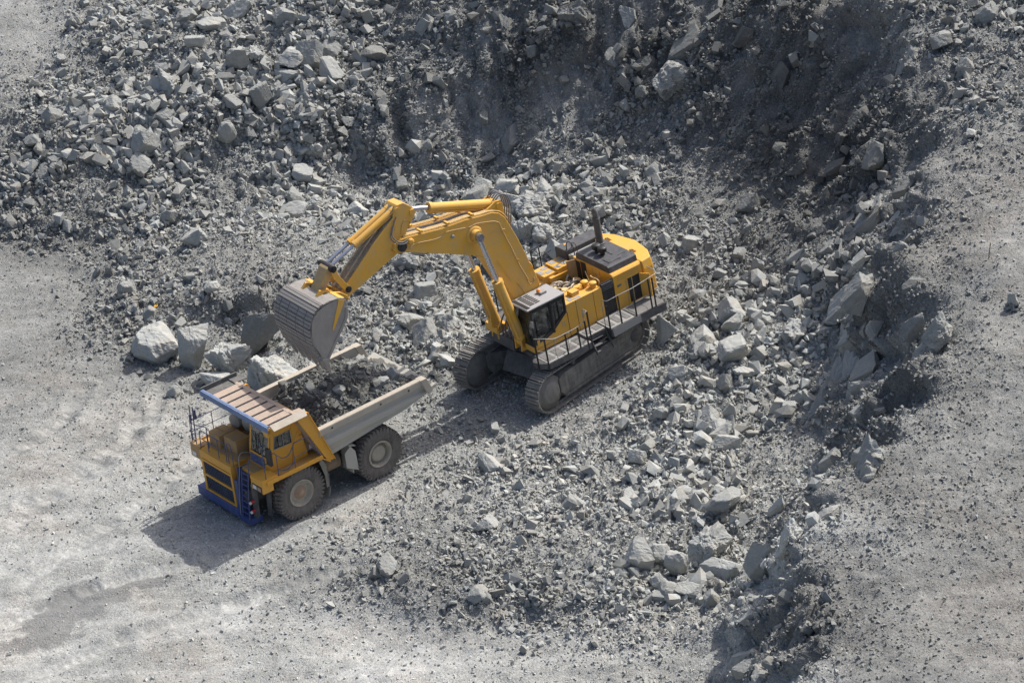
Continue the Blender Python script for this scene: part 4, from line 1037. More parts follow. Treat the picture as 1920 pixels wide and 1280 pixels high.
for z in (0.95, 1.45):
    m = MB(); m.cyl((6.76, 1.5, z), (6.95, 1.52, z - 0.03), 0.08, n=12); q = P(m, 'marker_lamp', M_RED)
    m = MB(); m.cyl((6.95, 1.52, z - 0.03), (7.02, 1.525, z - 0.04), 0.07, n=12); m.build('lens', M_WHITE, q)
m = MB(); m.bb(6.55, 6.75, 1.36, 1.56, 0.5, 2.3); m.build('lamp_bracket', M_DARK, truck)

# railings
rr = 0.024
def rail(pts, mids=(), posts=()):
    m = MB(); m.tube(pts, rr, 6)
    for q in mids: m.tube(q, 0.019, 5)
    for a, b in posts: m.tube([a, b], 0.022, 5)
    P(m, 'railing', M_RAIL)
# hood front
rail([(6.86, -2.25, 2.9), (6.86, -2.25, 3.72), (6.86, -2.1, 3.86), (6.86, -0.3, 3.86), (6.86, -0.18, 3.75), (6.86, -0.18, 2.9)], [[(6.86, -2.25, 3.4), (6.86, -0.18, 3.4)]],
     [((6.86, y, 2.88), (6.86, y, 3.86)) for y in (-1.62, -0.8)])
rail([(6.86, -0.02, 2.9), (6.86, -0.02, 3.9), (6.86, 0.02, 3.98), (6.86, 0.24, 3.98), (6.86, 0.3, 3.9), (6.86, 0.36, 2.84)])
rail([(6.86, -2.6, 2.9), (6.86, -2.6, 3.95), (6.86, -2.3, 4.05), (6.7, -1.85, 4.05), (6.7, -1.8, 2.95)])
# right side
rail([(6.86, -2.96, 2.9), (6.86, -2.96, 4.0), (4.3, -2.96, 4.05), (4.25, -2.96, 2.8)], [[(6.86, -2.96, 3.45), (4.3, -2.96, 3.45)]], [((5.6, -2.96, 2.8), (5.6, -2.96, 4.02))])
# left side
rail([(6.62, 2.56, 2.9), (6.66, 2.56, 4.55), (6.60, 2.50, 4.62), (6.5, 2.15, 4.62), (6.45, 2.05, 4.55)], [[(6.64, 2.56, 3.7), (6.5, 2.2, 3.75)]])
rail([(5.9, 2.56, 2.84), (5.92, 2.56, 3.98), (5.98, 2.54, 4.06), (6.2, 2.4, 4.06)])
rail([(4.96, 2.60, 2.82), (4.98, 2.60, 4.0), (4.90, 2.60, 4.14), (4.2, 2.60, 4.18), (4.05, 2.60, 4.1), (3.5, 2.60, 2.9)], [[(4.97, 2.60, 3.4), (3.8, 2.6, 3.46)]])
rail(smooth_path([(5.92, 2.56, 3.96), (5.6, 2.57, 3.66), (5.25, 2.58, 3.66), (4.98, 2.6, 3.98)], 4))
rail(smooth_path([(5.9, 2.56, 3.2), (5.6, 2.57, 3.0), (5.25, 2.58, 3.0), (4.97, 2.6, 3.2)], 4))
rail(smooth_path([(6.62, 2.56, 3.6), (6.3, 2.1, 3.3), (6.1, 1.7, 3.4), (6.7, 1.42, 3.6)], 4))
# mast with rungs at the front right corner
m = MB()
for y in (-3.12, -2.86): m.tube([(6.72, y, 2.7), (6.66, y, 4.75)], 0.028, 6)
for i in range(6): m.tube([(6.71 - .01 * i, -3.12, 2.95 + .28 * i), (6.71 - .01 * i, -2.86, 2.95 + .28 * i)], 0.018, 5)
m.box((6.62, -2.80, 4.35), (0.08, 0.12, 0.5)); m.box((6.66, -3.16, 4.05), (0.1, 0.1, 0.35))
P(m, 'mirror_mast', M_RAIL)
m = MB(); m.box((6.40, 2.72, 4.12), (0.14, 0.34, 0.86)); m.tube([(6.62, 2.56, 4.5), (6.42, 2.7, 4.5)], 0.02); m.tube([(6.62, 2.56, 3.75), (6.42, 2.7, 3.8)], 0.02)
P(m, 'mirror', M_BLACK, truck, 0.02)

# flaps and rear wheel shields
m = MB()
pts = [(3.46, 2.64), (3.28, 2.30), (3.16, 1.70), (3.14, 1.0), (3.22, 0.42)]
for (xa, za), (xb, zb_) in zip(pts[:-1], pts[1:]):
    m.slab([(xa, 1.72, za), (xa, 2.58, za), (xb, 2.50, zb_), (xb, 1.80, zb_)], 0.03)
m.slab([(3.46, 2.57, 2.64), (3.28, 2.57, 2.3), (3.16, 2.55, 1.7), (3.14, 2.5, 1.0), (3.30, 2.5, 1.0), (3.36, 2.55, 1.7), (3.6, 2.57, 2.5)], 0.02)
P(m, 'mud_flap', M_FLAP)
m = MB(); m.slab([(6.12, 1.65, 2.25), (6.12, 2.1, 2.25), (6.2, 2.0, 0.5), (6.2, 1.7, 0.5)], 0.03)
P(m, 'mud_flap', M_DARK)
m = MB()
m.slab([(1.72, 1.62, 2.50), (1.72, 2.42, 2.50), (1.34, 2.42, 2.36), (1.34, 1.62, 2.36)], 0.03)
m.slab([(1.66, 1.62, 2.46), (1.66, 2.42, 2.46), (1.62, 2.42, 0.98), (1.62, 1.62, 1.0)], 0.03)
m.slab([(2.0, 2.40, 2.2), (1.66, 2.42, 2.46), (1.40, 2.42, 2.1), (1.30, 2.42, 1.02), (1.98, 2.40, 1.42)], 0.03)
P(m, 'wheel_shield', M_GREY)

# ---- the load: a heap of dark shot rock
def heap_z(x, y):
    fx = np.clip((x + 3.3) / 1.6, 0, 1) * np.clip((3.5 - x) / 1.0, 0, 1)
    fy = np.clip((2.36 - np.abs(y)) / 1.3, 0, 1)
    edge = 3.35 + 0.5 * np.clip((3.5 - x) / 2, 0, 1) - 0.35 * np.clip((-1.2 - x) / 2.0, 0, 1)
    return edge + 0.95 * (fx ** 0.8) * (fy ** 0.8) * np.exp(-((x - 0.2) / 2.3) ** 2) + 0.22 * fbm(x * 0.8, y * 0.8, 201, 3)

hx = np.arange(-3.35, 3.45, 0.08); hy = np.arange(-2.34, 2.35, 0.08)
HX, HY = np.meshgrid(hx, hy); HZ = heap_z(HX, HY) + 0.10 * facet(HX / 0.5, HY / 0.5, 205) + 0.05 * facet(HX / 0.22, HY / 0.22, 206)
HXs = HX - np.clip(-HX - 2.6, 0, 1) * 0.3
q = np.arange(HX.size).reshape(HX.shape)
hq = np.stack([q[:-1, :-1], q[:-1, 1:], q[1:, 1:], q[1:, :-1]], -1).reshape(-1, 4)
hv = np.stack([HXs, HY, HZ], -1).reshape(-1, 3)
TRM = np.array(Matrix.Rotation(TR_A, 3, 'Z'))
LD = Stones(); r = np.random.default_rng(77)
LV = hv @ TRM.T
LD.V.append(LV); LD.F.append(np.concatenate([hq[:, [0, 1, 2]], hq[:, [0, 2, 3]]])); LD.T.append(np.full(len(LV), 0.36)); LD.n = len(LV)
def load_stones(n, lo, hi_, protos, sink):
    x = r.uniform(-3.2, 3.25, n); y = r.uniform(-2.2, 2.2, n)
    s_ = lo * (1 - r.random(n) * (1 - (hi_ / lo) ** -2.2)) ** (-1 / 2.2)
    p = np.stack([x, y, heap_z(x, y)], -1) @ TRM.T
    far = np.clip((-x - 0.2) / 2.5, 0, 1)
    LD.add(p, np.tile([0, 0, 1.0], (n, 1)), s_, (0.42 + 0.22 * far) * r.uniform(0.7, 1.35, n), protos, r, sink)
load_stones(75, 0.30, 0.62, H_BIG, 0.08); load_stones(900, 0.14, 0.30, H_MID, 0.08); load_stones(4200, 0.06, 0.15, H_SML, 0.1)
ore, _n2 = LD.build('ore_load')
tag(ore, 'heap of dark broken rock filling the bed of the dump truck', 'ore load', None, 'stuff')
for (lx, ly, sx, sy, sz, seed, tone, lab) in [(-2.35, 0.9, 0.85, 0.75, 0.75, 71, 0.98, 'pale block on the dark load near the tail of the truck bed'), (1.0, 1.1, 0.6, 0.5, 0.55, 72, 0.74, 'brownish block on the dark load beside the left wall of the truck bed'), (-1.2, 1.55, 0.75, 0.5, 0.5, 73, 0.88, 'grey angular block on the dark load against the left wall of the truck bed')]:
    v, f = rock_shape(seed, 'block'); v = v * np.array([sx, sy, sz])
    o = link('boulder', rock_mesh('boulder', v, f, tone))
    p = np.array([lx, ly, float(heap_z(np.array([lx]), np.array([ly]))[0]) + sz * 0.22]) @ TRM.T
    o.location = p; o.rotation_euler = (0.2, 0.3, seed * 1.0)
    tag(o, lab, 'boulder', 'boulders picked out singly in the quarry')

# ---- two small things lying about
STAKE = (30.31, -2.66); SCRAP = (-10.53, 16.41)
def ground_at(x, y):
    j = np.argmin((cand[:, 0] - x) ** 2 + (cand[:, 1] - y) ** 2); return cand[j]
g = ground_at(STAKE[0], STAKE[1])
m = MB(); m.box((0, 0, 0.35), (0.04, 0.04, 0.8)); m.box((0, 0, 0.77), (0.035, 0.035, 0.08))
so_ = m.build('survey_stake', paint('stake_wood', (0.30, 0.20, 0.12), (0.35, 0.30, 0.25), 0.4, 0.8, 0, 3)); so_.location = g; so_.rotation_euler = (0.05, 0.08, 0.3)
tag(so_, 'thin wooden stake standing on the bench top near the right border', 'stake')
g = ground_at(SCRAP[0], SCRAP[1])
m = MB(); m.slab([(-.16, -.1, 0), (.14, -.12, .03), (.2, .06, .1), (.02, .16, .14), (-.15, .1, .06)], 0.03); m.slab([(.02, .16, .14), (.2, .06, .1), (.16, .12, .3)], 0.02)
sc_ = m.build('plastic_scrap', paint('scrap_yellow', (0.75, 0.42, 0.02), (0.4, 0.36, 0.3), 0.2, 0.5, 0, 3)); sc_.scale = (.6, .6, .6); sc_.location = g + np.array([0, 0, .28])
tag(sc_, 'small bright yellow scrap lying among the rocks above the rounded boulder', 'scrap')

# ================================================================ EXCAVATOR
M_EY = paint('excavator_yellow', (0.74, 0.375, 0.018), (0.45, 0.36, 0.22), 0.42, 0.45, 0, 0.9)
M_EB = paint('boom_yellow', (0.74, 0.39, 0.03), (0.48, 0.37, 0.22), 0.50, 0.5, 0, 0.8)
M_GRAY = paint('catwalk_grey', (0.26, 0.26, 0.255), (0.38, 0.37, 0.345), 0.5, 0.7, 0, 1.5)
M_TREAD = paint('tread_plate', (0.13, 0.13, 0.13), (0.28, 0.27, 0.25), 0.5, 0.8, 0, 2)
M_SKIRT = paint('skirt_dark', (0.055, 0.056, 0.06), (0.22, 0.215, 0.205), 0.5, 0.6, 0, 1.2)
M_HOOD = paint('hood_charcoal', (0.035, 0.036, 0.042), (0.20, 0.20, 0.205), 0.4, 0.5, 0, 0.9)
M_TRACK = paint('track_steel', (0.17, 0.165, 0.155), (0.34, 0.325, 0.295), 0.6, 0.65, 0.1, 1.6)
M_TFR = paint('track_frame_dusty', (0.085, 0.083, 0.08), (0.30, 0.285, 0.255), 0.75, 0.7, 0, 0.9)
M_BUCK = paint('bucket_steel', (0.25, 0.238, 0.226), (0.38, 0.355, 0.32), 0.75, 0.6, 0.15, 1.3)
M_BUCKI = paint('bucket_wear_plate', (0.31, 0.295, 0.28), (0.235, 0.22, 0.205), 0.7, 0.6, 0.15, 1.6)
M_LINK = paint('link_worn_yellow', (0.55, 0.36, 0.12), (0.33, 0.28, 0.22), 0.75, 0.6, 0, 1.8)
M_GREASE = paint('greasy_top', (0.11, 0.10, 0.095), (0.42, 0.36, 0.24), 0.6, 0.55, 0, 2.2)
M_HOSE = paint('hose_grey', (0.10, 0.10, 0.11), (0.35, 0.34, 0.33), 0.4, 0.5, 0, 3)
M_PIPE = paint('pipe_pale', (0.58, 0.52, 0.42), (0.30, 0.26, 0.2), 0.5, 0.45, 0.1, 3)
M_PIPEY = paint('pipe_yellow', (0.62, 0.42, 0.15), (0.42, 0.36, 0.28), 0.4, 0.45, 0, 3)
M_ROOF = paint('cab_roof_grey', (0.30, 0.30, 0.31), (0.38, 0.375, 0.36), 0.5, 0.55, 0, 1.6)

EXR = Matrix(((-0.71519972, 0.69270112, -0.09302966, 10.24997741), (-0.69578285, -0.71825155, 0.00096788, 6.14739080), (-0.06614825, 0.06542068, 0.99566287, 0.59590150), (0, 0, 0, 1)))
exc = empty('excavator', EXR)
tag(exc, 'big yellow tracked mining excavator holding its bucket over the loaded truck', 'excavator')
HR = RAD(-11.0)
def PH(mb, name, mat, par=None, bev=0.0):
    """a piece of the upper machine: swung by HR when it hangs straight on the excavator"""
    return mb.build(name, mat, par or exc, HR if par is None else 0.0, bev)

# ---- crawlers
def crawler(s):
    rad, cx, cz = 0.93, 3.10, 1.06
    yc = 2.48 * s; hw = 0.44
    # centre line of the shoe loop, with a little sag on top
    per = []
    n = 26
    for i in range(n): 
        x = cx - 2 * cx * i / n; per.append((x, cz + rad - 0.05 * math.sin(math.pi * i / n), -1, 0))
    for i in range(14):
        a = math.pi / 2 + math.pi * i / 14; per.append((-cx + rad * math.cos(a), cz + rad * math.sin(a), 0, 0))
    for i in range(n): per.append((-cx + 2 * cx * i / n, cz - rad, 1, 0))
    for i in range(14):
        a = -math.pi / 2 + math.pi * i / 14; per.append((cx + rad * math.cos(a), cz + rad * math.sin(a), 0, 0))
    # even spacing
    L = [0]
    for i in range(1, len(per) + 1):
        a = per[i - 1]; b = per[i % len(per)]; L.append(L[-1] + math.hypot(a[0] - b[0], a[1] - b[1]))
    N = 50
    m = MB(); mt = MB()
    for k in range(N):
        t = L[-1] * k / N
        j = max(i for i in range(len(per)) if L[i] <= t); f = (t - L[j]) / max(L[j + 1] - L[j], 1e-6)
        a = per[j]; b = per[(j + 1) % len(per)]
        x = a[0] + (b[0] - a[0]) * f; z = a[1] + (b[1] - a[1]) * f
        a2 = per[(j + 2) % len(per)]; b0 = per[j - 1]
        dx, dz = a2[0] - b0[0], a2[1] - b0[1]; ang = math.atan2(dz, dx)
        R = Matrix.Rotation(-ang, 3, 'Y')
        pitch = L[-1] / N
        up = R @ Vector((0, 0, -1))     # outward of the loop
        c = Vector((x, yc, z)) + up * 0.06
        m.box(c, (pitch * 0.95, hw * 2, 0.055), R)
        m.box(c + up * 0.05 + R @ Vector((pitch * 0.36, 0, 0)), (0.05, hw * 1.98, 0.09), R)
        m.box(c + up * 0.045 + R @ Vector((-pitch * 0.05, 0, 0)), (0.04, hw * 1.96, 0.06), R)
        for yy in (-0.2, 0.2): m.box(c + up * 0.03 + R @ Vector((0.08, yy, 0)), (0.07, 0.05, 0.05), R)
        for yy in (-0.13, 0.13): m.box(Vector((x, yc + yy, z)) - up * 0.03, (pitch * 0.9, 0.07, 0.14), R)
    tr = m.build('track', M_TRACK, exc)
    m = MB()
    yo = yc + s * 0.36; yi = yc - s * 0.36
    m.prism([(2.25, 0.50), (2.45, 0.75), (2.45, 1.45), (2.15, 1.62), (-3.1, 1.62), (-3.62, 1.35), (-3.62, 0.9), (-3.1, 0.46)], 'y', yi, yo)
    m.prism([(2.2, 0.36), (2.2, 0.5), (-3.1, 0.46), (-3.1, 0.34)], 'y', yi - s * .04, yo + s * .05)
    for x in (-2.3, -1.3, -0.2, 0.9): m.bb(x, x + 0.35, yo - 0.02, yo + 0.02 * s + 0.012, 1.0, 1.12)
    m.bb(-1.1, 0.8, yo - 0.03, yo + s * 0.035, 0.56, 0.8)
    m.build('track_frame', M_TFR, tr, 0, 0.03)
    m = MB(); 
    m.lathe([(0.0, 0.42), (0.52, 0.42), (0.56, 0.38), (0.56, 0.30), (0.82, 0.28), (0.86, 0.2), (0.86, -0.2), (0.82, -0.3), (0, -0.3)], (cx, yc, cz), (0, s, 0), 36)
    m.build('idler', M_TRACK, tr)
    m = MB(); m.lathe([(0.0, 0.44), (0.30, 0.44), (0.34, 0.36), (0.6, 0.34), (0.64, 0.2), (0.78, 0.16), (0.78, -0.16), (0.6, -0.3), (0, -0.3)], (-cx, yc, cz), (0, s, 0), 32)
    for i in range(12):
        a = 2 * math.pi * i / 12; m.box((-cx + 0.8 * math.cos(a), yc, cz + 0.8 * math.sin(a)), (0.16, 0.28, 0.16), Matrix.Rotation(-a, 3, 'Y'))
    m.build('sprocket', M_DARK, tr)
    m = MB()
    for x in (1.7, 0.9, 0.1, -0.7, -1.5, -2.3): m.cyl((x, yc - .3, 0.40), (x, yc + .3, 0.40), 0.2, n=14)
    for x in (1.2, -1.0): m.cyl((x, yc - .25, 1.76), (x, yc + .25, 1.76), 0.13, n=12)
    m.build('rollers', M_DARK, tr)
crawler(1); crawler(-1)
m = MB()
m.prism([(2.5, 1.0), (1.9, 1.85), (-1.9, 1.85), (-2.4, 1.0), (-1.8, 0.75), (1.9, 0.75)], 'y', -1.1, 1.1)
for sx in (1, -1):
    for sy in (1, -1):
        m.prism([(1.0 * sx, 0.8 * sy), (2.3 * sx, 2.2 * sy), (1.5 * sx, 2.2 * sy), (0.2 * sx, 0.9 * sy)], 'z', 0.85, 1.55)
m.cyl((0, 0, 1.8), (0, 0, 2.25), 1.75, n=40)
m.build('carbody', M_SKIRT, exc)

# ---- upper frame and catwalks
m = MB()
m.bb(-5.0, 2.1, -1.9, 1.9, 2.2, 2.66); m.bb(0.2, 2.1, 0.75, 2.1, 2.4, 2.66); m.bb(-5.2, -3.4, -2.2, 2.2, 2.1, 2.6)
m.bb(1.2, 2.4, -1.5, 0.5, 2.3, 2.9)
PH(m, 'revolving_frame', M_SKIRT)
def catwalk(out, zf, zs):
    m = MB()
    inner = 2.12
    poly = [(x, y) for x, y in out]
    m.prism(poly, 'z', zf - 0.05, zf)
    # outer skirt follows the free edge
    for a, b in zip(out[:-1], out[1:]):
        m.slab([(a[0], a[1], zf), (b[0], b[1], zf), (b[0], b[1], zf - zs), (a[0], a[1], zf - zs)], 0.04)
    return m
m = catwalk([(2.40, 2.14), (2.72, 2.6), (2.62, 3.0), (2.30, 3.40), (-0.30, 3.40), (-0.30, 2.14)], 2.60, 0.30)
cw1 = PH(m, 'catwalk', M_SKIRT)
def grate(par, x0, x1, n, y0, y1, z):
    m = MB(); m.bb(x0, x1, y0, y1, z + 0.004, z + 0.02)
    m.build('walkway_plate', M_GRAY, par)
    w_ = (x1 - x0) / n
    for i in range(n):
        m = MB(); m.bb(x0 + i * w_ + 0.1, x0 + (i + 1) * w_ - 0.1, y0 + 0.22, y1 - 0.16, z + 0.022, z + 0.04); m.build('tread_pad', M_TREAD, par)
grate(cw1, -0.28, 2.35, 4, 2.16, 3.36, 2.60)
m = catwalk([(-0.30, 2.14), (-0.30, 3.0), (-1.5, 3.0), (-1.5, 2.14)], 2.72, 0.22)
cwm = PH(m, 'catwalk', M_SKIRT); grate(cwm, -1.5, -0.32, 2, 2.16, 2.96, 2.72)
m = catwalk([(-1.50, 2.14), (-1.50, 3.42), (-4.9, 3.42), (-4.9, 2.3)], 2.78, 0.42)
cw2 = PH(m, 'catwalk', M_SKIRT)
grate(cw2, -3.0, -1.5, 3, 2.16, 3.36, 2.78)
m = MB(); m.bb(-4.88, -3.1, 2.2, 3.38, 2.785, 2.81); m.build('walkway_plate', M_TREAD, cw2)
m = MB(); m.slab([(-1.55, 3.45, 2.80), (-3.3, 3.45, 2.80), (-3.3, 3.45, 2.42), (-1.6, 3.45, 2.32)], 0.03); m.build('kick_panel', M_GRAY, cw2)
# folding steps between the two
m = MB()
for i in range(3): m.bb(-1.35 + .12 * i, -0.45, 2.9 + .2 * i, 3.1 + .2 * i, 2.45 - .26 * i, 2.48 - .26 * i)
m.slab([(-0.42, 2.9, 2.6), (-0.42, 3.5, 1.85), (-0.42, 3.62, 1.9), (-0.42, 3.1, 2.7)], 0.04); m.slab([(-1.4, 2.9, 2.6), (-1.4, 3.5, 1.85), (-1.4, 3.62, 1.9), (-1.4, 3.1, 2.7)], 0.04)
PH(m, 'boarding_steps', M_SKIRT)
# far side walkway, mostly behind the boom
m = MB(); m.bb(-0.6, 1.9, -3.1, -1.6, 2.6, 2.68); m.bb(-0.6, 1.9, -3.12, -3.06, 2.3, 2.68); m.bb(1.2, 2.3, -2.0, -0.9, 2.66, 3.2)
PH(m, 'catwalk', M_SKIRT)
m = MB(); m.bb(1.8, 2.45, -1.75, -0.75, 2.85, 3.25); m.bb(2.2, 2.6, -1.2, -0.85, 3.25, 3.9); PH(m, 'front_step_box', M_EY, None, 0.02)

# railings on the near side
def railing(posts, top, mids, r=0.023, pw=0.048):
    for (a, b) in posts:
        m = MB(); d = Vector(b) - Vector(a)
        m.box((Vector(a) + Vector(b)) / 2, (pw * 1.5, pw, d.length), d.to_track_quat('Z', 'Y').to_matrix())
        PH(m, 'railing_post', M_BLACK)
    for t in top:
        m = MB(); m.tube(t, r, 6); PH(m, 'handrail', M_STEEL)
    for t in mids:
        m = MB(); m.tube(t, r * 0.7, 5); PH(m, 'handrail', M_STEEL)
railing([((2.36, 3.38, 2.3), (2.36, 3.38, 3.98)), ((1.15, 3.38, 2.3), (1.15, 3.38, 3.72)), ((0.39, 3.38, 2.3), (0.39, 3.38, 3.74)), ((2.66, 2.95, 2.3), (2.66, 2.95, 3.98))],
        [smooth_path([(2.66, 2.95, 3.98), (2.36, 3.38, 4.0), (1.8, 3.38, 3.76), (1.15, 3.38, 3.74), (0.39, 3.38, 3.76), (0.0, 3.38, 3.86)], 4) + [Vector((-0.12, 3.38, 4.30)), Vector((-0.28, 3.38, 4.34)), Vector((-0.28, 3.1, 4.34)), Vector((-0.28, 3.0, 4.2)), Vector((-0.28, 3.0, 2.75))]],
        [[(2.6, 3.0, 3.3), (2.36, 3.38, 3.25), (1.15, 3.38, 3.15), (0.39, 3.38, 3.15)], [(0.8, 3.0, 2.6), (0.8, 3.0, 3.5), (0.85, 3.35, 3.6)], [(1.6, 3.0, 2.6), (1.6, 3.0, 3.5), (1.65, 3.35, 3.6)]])
railing([((-0.28, 3.40, 2.3), (-0.28, 3.40, 4.3)), ((-0.06, 3.40, 2.3), (-0.06, 3.40, 3.9))], [], [])
railing([((-1.46, 3.40, 2.4), (-1.46, 3.40, 4.1)), ((-2.18, 3.40, 2.5), (-2.18, 3.40, 4.33)), ((-3.10, 3.40, 2.5), (-3.10, 3.40, 4.32)), ((-4.08, 3.40, 2.6), (-4.08, 3.40, 4.44)), ((-4.32, 3.40, 2.6), (-4.32, 3.40, 4.4))],
        [[(-1.5, 2.95, 2.8), (-1.5, 2.95, 4.2), (-1.46, 3.1, 4.32), (-1.52, 3.40, 4.34), (-2.18, 3.40, 4.36), (-3.10, 3.40, 4.36), (-4.08, 3.40, 4.46), (-4.66, 3.36, 4.5), (-4.8, 3.0, 4.5), (-4.8, 2.4, 4.5)]],
        [[(-4.08, 3.40, 3.7), (-4.66, 3.36, 3.72), (-4.8, 3.0, 3.72), (-4.8, 2.4, 3.72)], [(-2.18, 3.4, 3.5), (-4.08, 3.4, 3.6)], [(-1.46, 3.4, 3.4), (-2.18, 3.4, 3.5)]])
# far-side railing seen past the boom
m = MB()
for x in (-0.55, 0.1, 0.8, 1.5): m.tube([(x, -3.08, 2.6), (x, -3.08, 3.85)], 0.035)
m.tube([(-0.6, -3.08, 3.85), (1.6, -3.08, 3.85)], 0.03); m.tube([(-0.6, -3.08, 3.25), (1.6, -3.08, 3.25)], 0.025)
for x in (-1.0, -1.35, -1.7, -2.2): m.tube([(x, -3.1, 3.0), (x, -3.1, 4.95)], 0.035)
m.tube([(-0.9, -3.1, 4.8), (-2.9, -3.1, 5.15)], 0.03); m.tube([(-0.9, -3.1, 4.2), (-2.9, -3.1, 4.5)], 0.025)
for i in range(6): m.tube([(-1.0, -3.1, 3.0 + .3 * i), (-1.35, -3.1, 3.0 + .3 * i)], 0.02)
PH(m, 'railing', M_BLACK)

# ---- body side, engine bay, hoods
m = MB()
m.prism([(2.14, 2.66), (2.14, 3.02), (1.45, 3.15), (1.05, 3.28), (0.05, 4.02), (0.05, 4.40), (-2.16, 4.40), (-2.16, 2.72), (2.0, 2.62)], 'y', 2.02, 2.12)
m.bb(-2.16, 0.02, 1.0, 2.02, 4.30, 4.398); m.bb(-0.05, 0.05, 0.8, 2.02, 2.7, 4.35); m.bb(-2.16, -0.05, 0.95, 1.05, 3.3, 4.35)
sidep = PH(m, 'side_panel', M_EY, None, 0.014)
m = MB()
for x in (-0.55, -1.62): m.tube([(x, 2.123, 2.7), (x, 2.123, 4.39)], 0.009, 4)
m.tube([(0.03, 2.123, 2.66), (0.03, 2.123, 4.0)], 0.014, 4); m.tube([(2.1, 2.123, 2.84), (0.05, 2.123, 2.88)], 0.008, 4)
m.build('panel_seam', M_BLACK, sidep)
m = MB(); m.slab([(0.42, 2.125, 3.36), (0.22, 2.125, 3.36), (0.22, 2.125, 3.62), (0.42, 2.125, 3.62)], 0.01); m.build('side_vent', M_LINK, sidep)
m = MB(); m.bb(1.86, 2.02, 2.12, 2.15, 2.86, 3.30); m.build('latch_plate', M_EY, sidep, 0, 0.01)
# things standing on the deck
m = MB(); m.bb(-1.1, -0.65, 1.3, 1.75, 4.39, 4.62); m.cyl((-1.25, 1.35, 4.35), (-1.25, 1.35, 4.62), 0.16); m.bb(-1.5, -1.1, 1.15, 1.5, 4.3, 4.55)
PH(m, 'hydraulic_tank', M_EY, None, 0.03)
for x, y in ((-1.72, 1.35), (-1.92, 1.78)):
    m = MB(); m.lathe([(0.0, 0.30), (0.19, 0.30), (0.20, 0.27), (0.20, 0.20), (0.15, 0.19), (0.15, 0)], (x, y, 4.39), (0, 0, 1), 20); PH(m, 'filter_cap', M_EY)
for a in ((-0.55, -0.30, 1.65, 2.0), (-0.95, -0.60, 1.85, 2.06), (-0.4, -0.15, 1.1, 1.4)):
    m = MB(); m.bb(a[0], a[1], a[2], a[3], 4.40, 4.412); m.build('grip_pad', M_GRAY, sidep)
# bay floor, pumps and hoses
m = MB(); m.bb(-2.9, 0.0, -1.4, 1.0, 3.0, 3.45); m.bb(-2.9, 0.6, -0.9, 0.7, 2.66, 3.1); m.bb(-0.1, 0.0, -1.2, 0.9, 3.0, 3.9)
bay = PH(m, 'engine_bay', M_DARK)
m = MB()
for k, (x, y) in enumerate([(-0.6, 0.3), (-1.2, 0.1), (-1.9, 0.5), (-1.0, -0.6), (-2.2, -0.3), (-1.6, 0.65)]):
    m.cyl((x, y, 3.4), (x - 0.1, y + 0.1, 4.0 + 0.05 * (k % 3)), 0.2, n=14); m.bb(x - .28, x + .2, y - .2, y + .22, 3.4, 3.72)
m.build('pump', M_PIPEY, bay, 0, 0.02)
rp = random.Random(4)
for grp, mat_ in ((0, M_PIPE), (1, M_PIPE), (2, M_PIPEY), (3, M_HOSE)):
    m = MB()
    for k in range(11):
        x = rp.uniform(-2.4, -0.3); y = rp.uniform(-0.9, 0.75); a = rp.uniform(-0.9, 0.9)
        d = Vector((math.cos(a) * 0.5, math.sin(a) * 0.45, 0)); z = 3.7 + rp.uniform(0, 0.25)
        m.tube(smooth_path([(x, y, z - .3), Vector((x, y, z + 0.18)) + d * 0.3, Vector((x, y, z + 0.25)) + d, Vector((x, y, z + rp.uniform(-.1, .1))) + d * 1.5, Vector((x, y, z - .35)) + d * 1.8], 5), rp.choice((0.045, 0.055, 0.035)), 6)
    m.build('hoses', mat_, bay)
m = MB(); m.tube([(-2.75, 0.0, 4.35), (-2.3, 0.9, 4.35), (-2.4, 1.0, 4.35), (-2.85, 1.1, 4.3)], 0.03); m.tube(smooth_path([(-2.2, 1.9, 4.4), (-2.2, 1.9, 4.72), (-2.2, 1.3, 4.72), (-2.5, 0.9, 4.5)], 5), 0.028); PH(m, 'bay_handrail', M_PIPEY)
# far yellow deck with grip pads
m = MB()
m.bb(-2.85, -1.95, -2.35, -1.25, 3.3, 4.40); m.bb(-1.95, -1.15, -2.40, -1.35, 3.2, 4.28); m.bb(-1.15, -0.6, -2.2, -1.35, 3.0, 4.02)
m.bb(-2.5, -1.4, -1.35, -1.15, 3.9, 4.15)
fdk = PH(m, 'far_deck', M_EY, None, 0.015)
for x, y, z, a, b in [(-2.65, -2.05, 4.40, .3, .2), (-2.2, -2.1, 4.40, .22, .28), (-2.6, -1.6, 4.40, .26, .22), (-2.15, -1.55, 4.40, .2, .22), (-1.7, -2.1, 4.28, .3, .18), (-1.65, -1.62, 4.28, .26, .2), (-1.3, -1.85, 4.28, .16, .4), (-0.9, -1.8, 4.02, .3, .2)]:
    m = MB(); m.bb(x - a / 2 - .04, x + a / 2 + .04, y - b / 2 - .04, y + b / 2 + .04, z + 0.001, z + 0.014); m.build('grip_pad', M_GRAY, fdk)
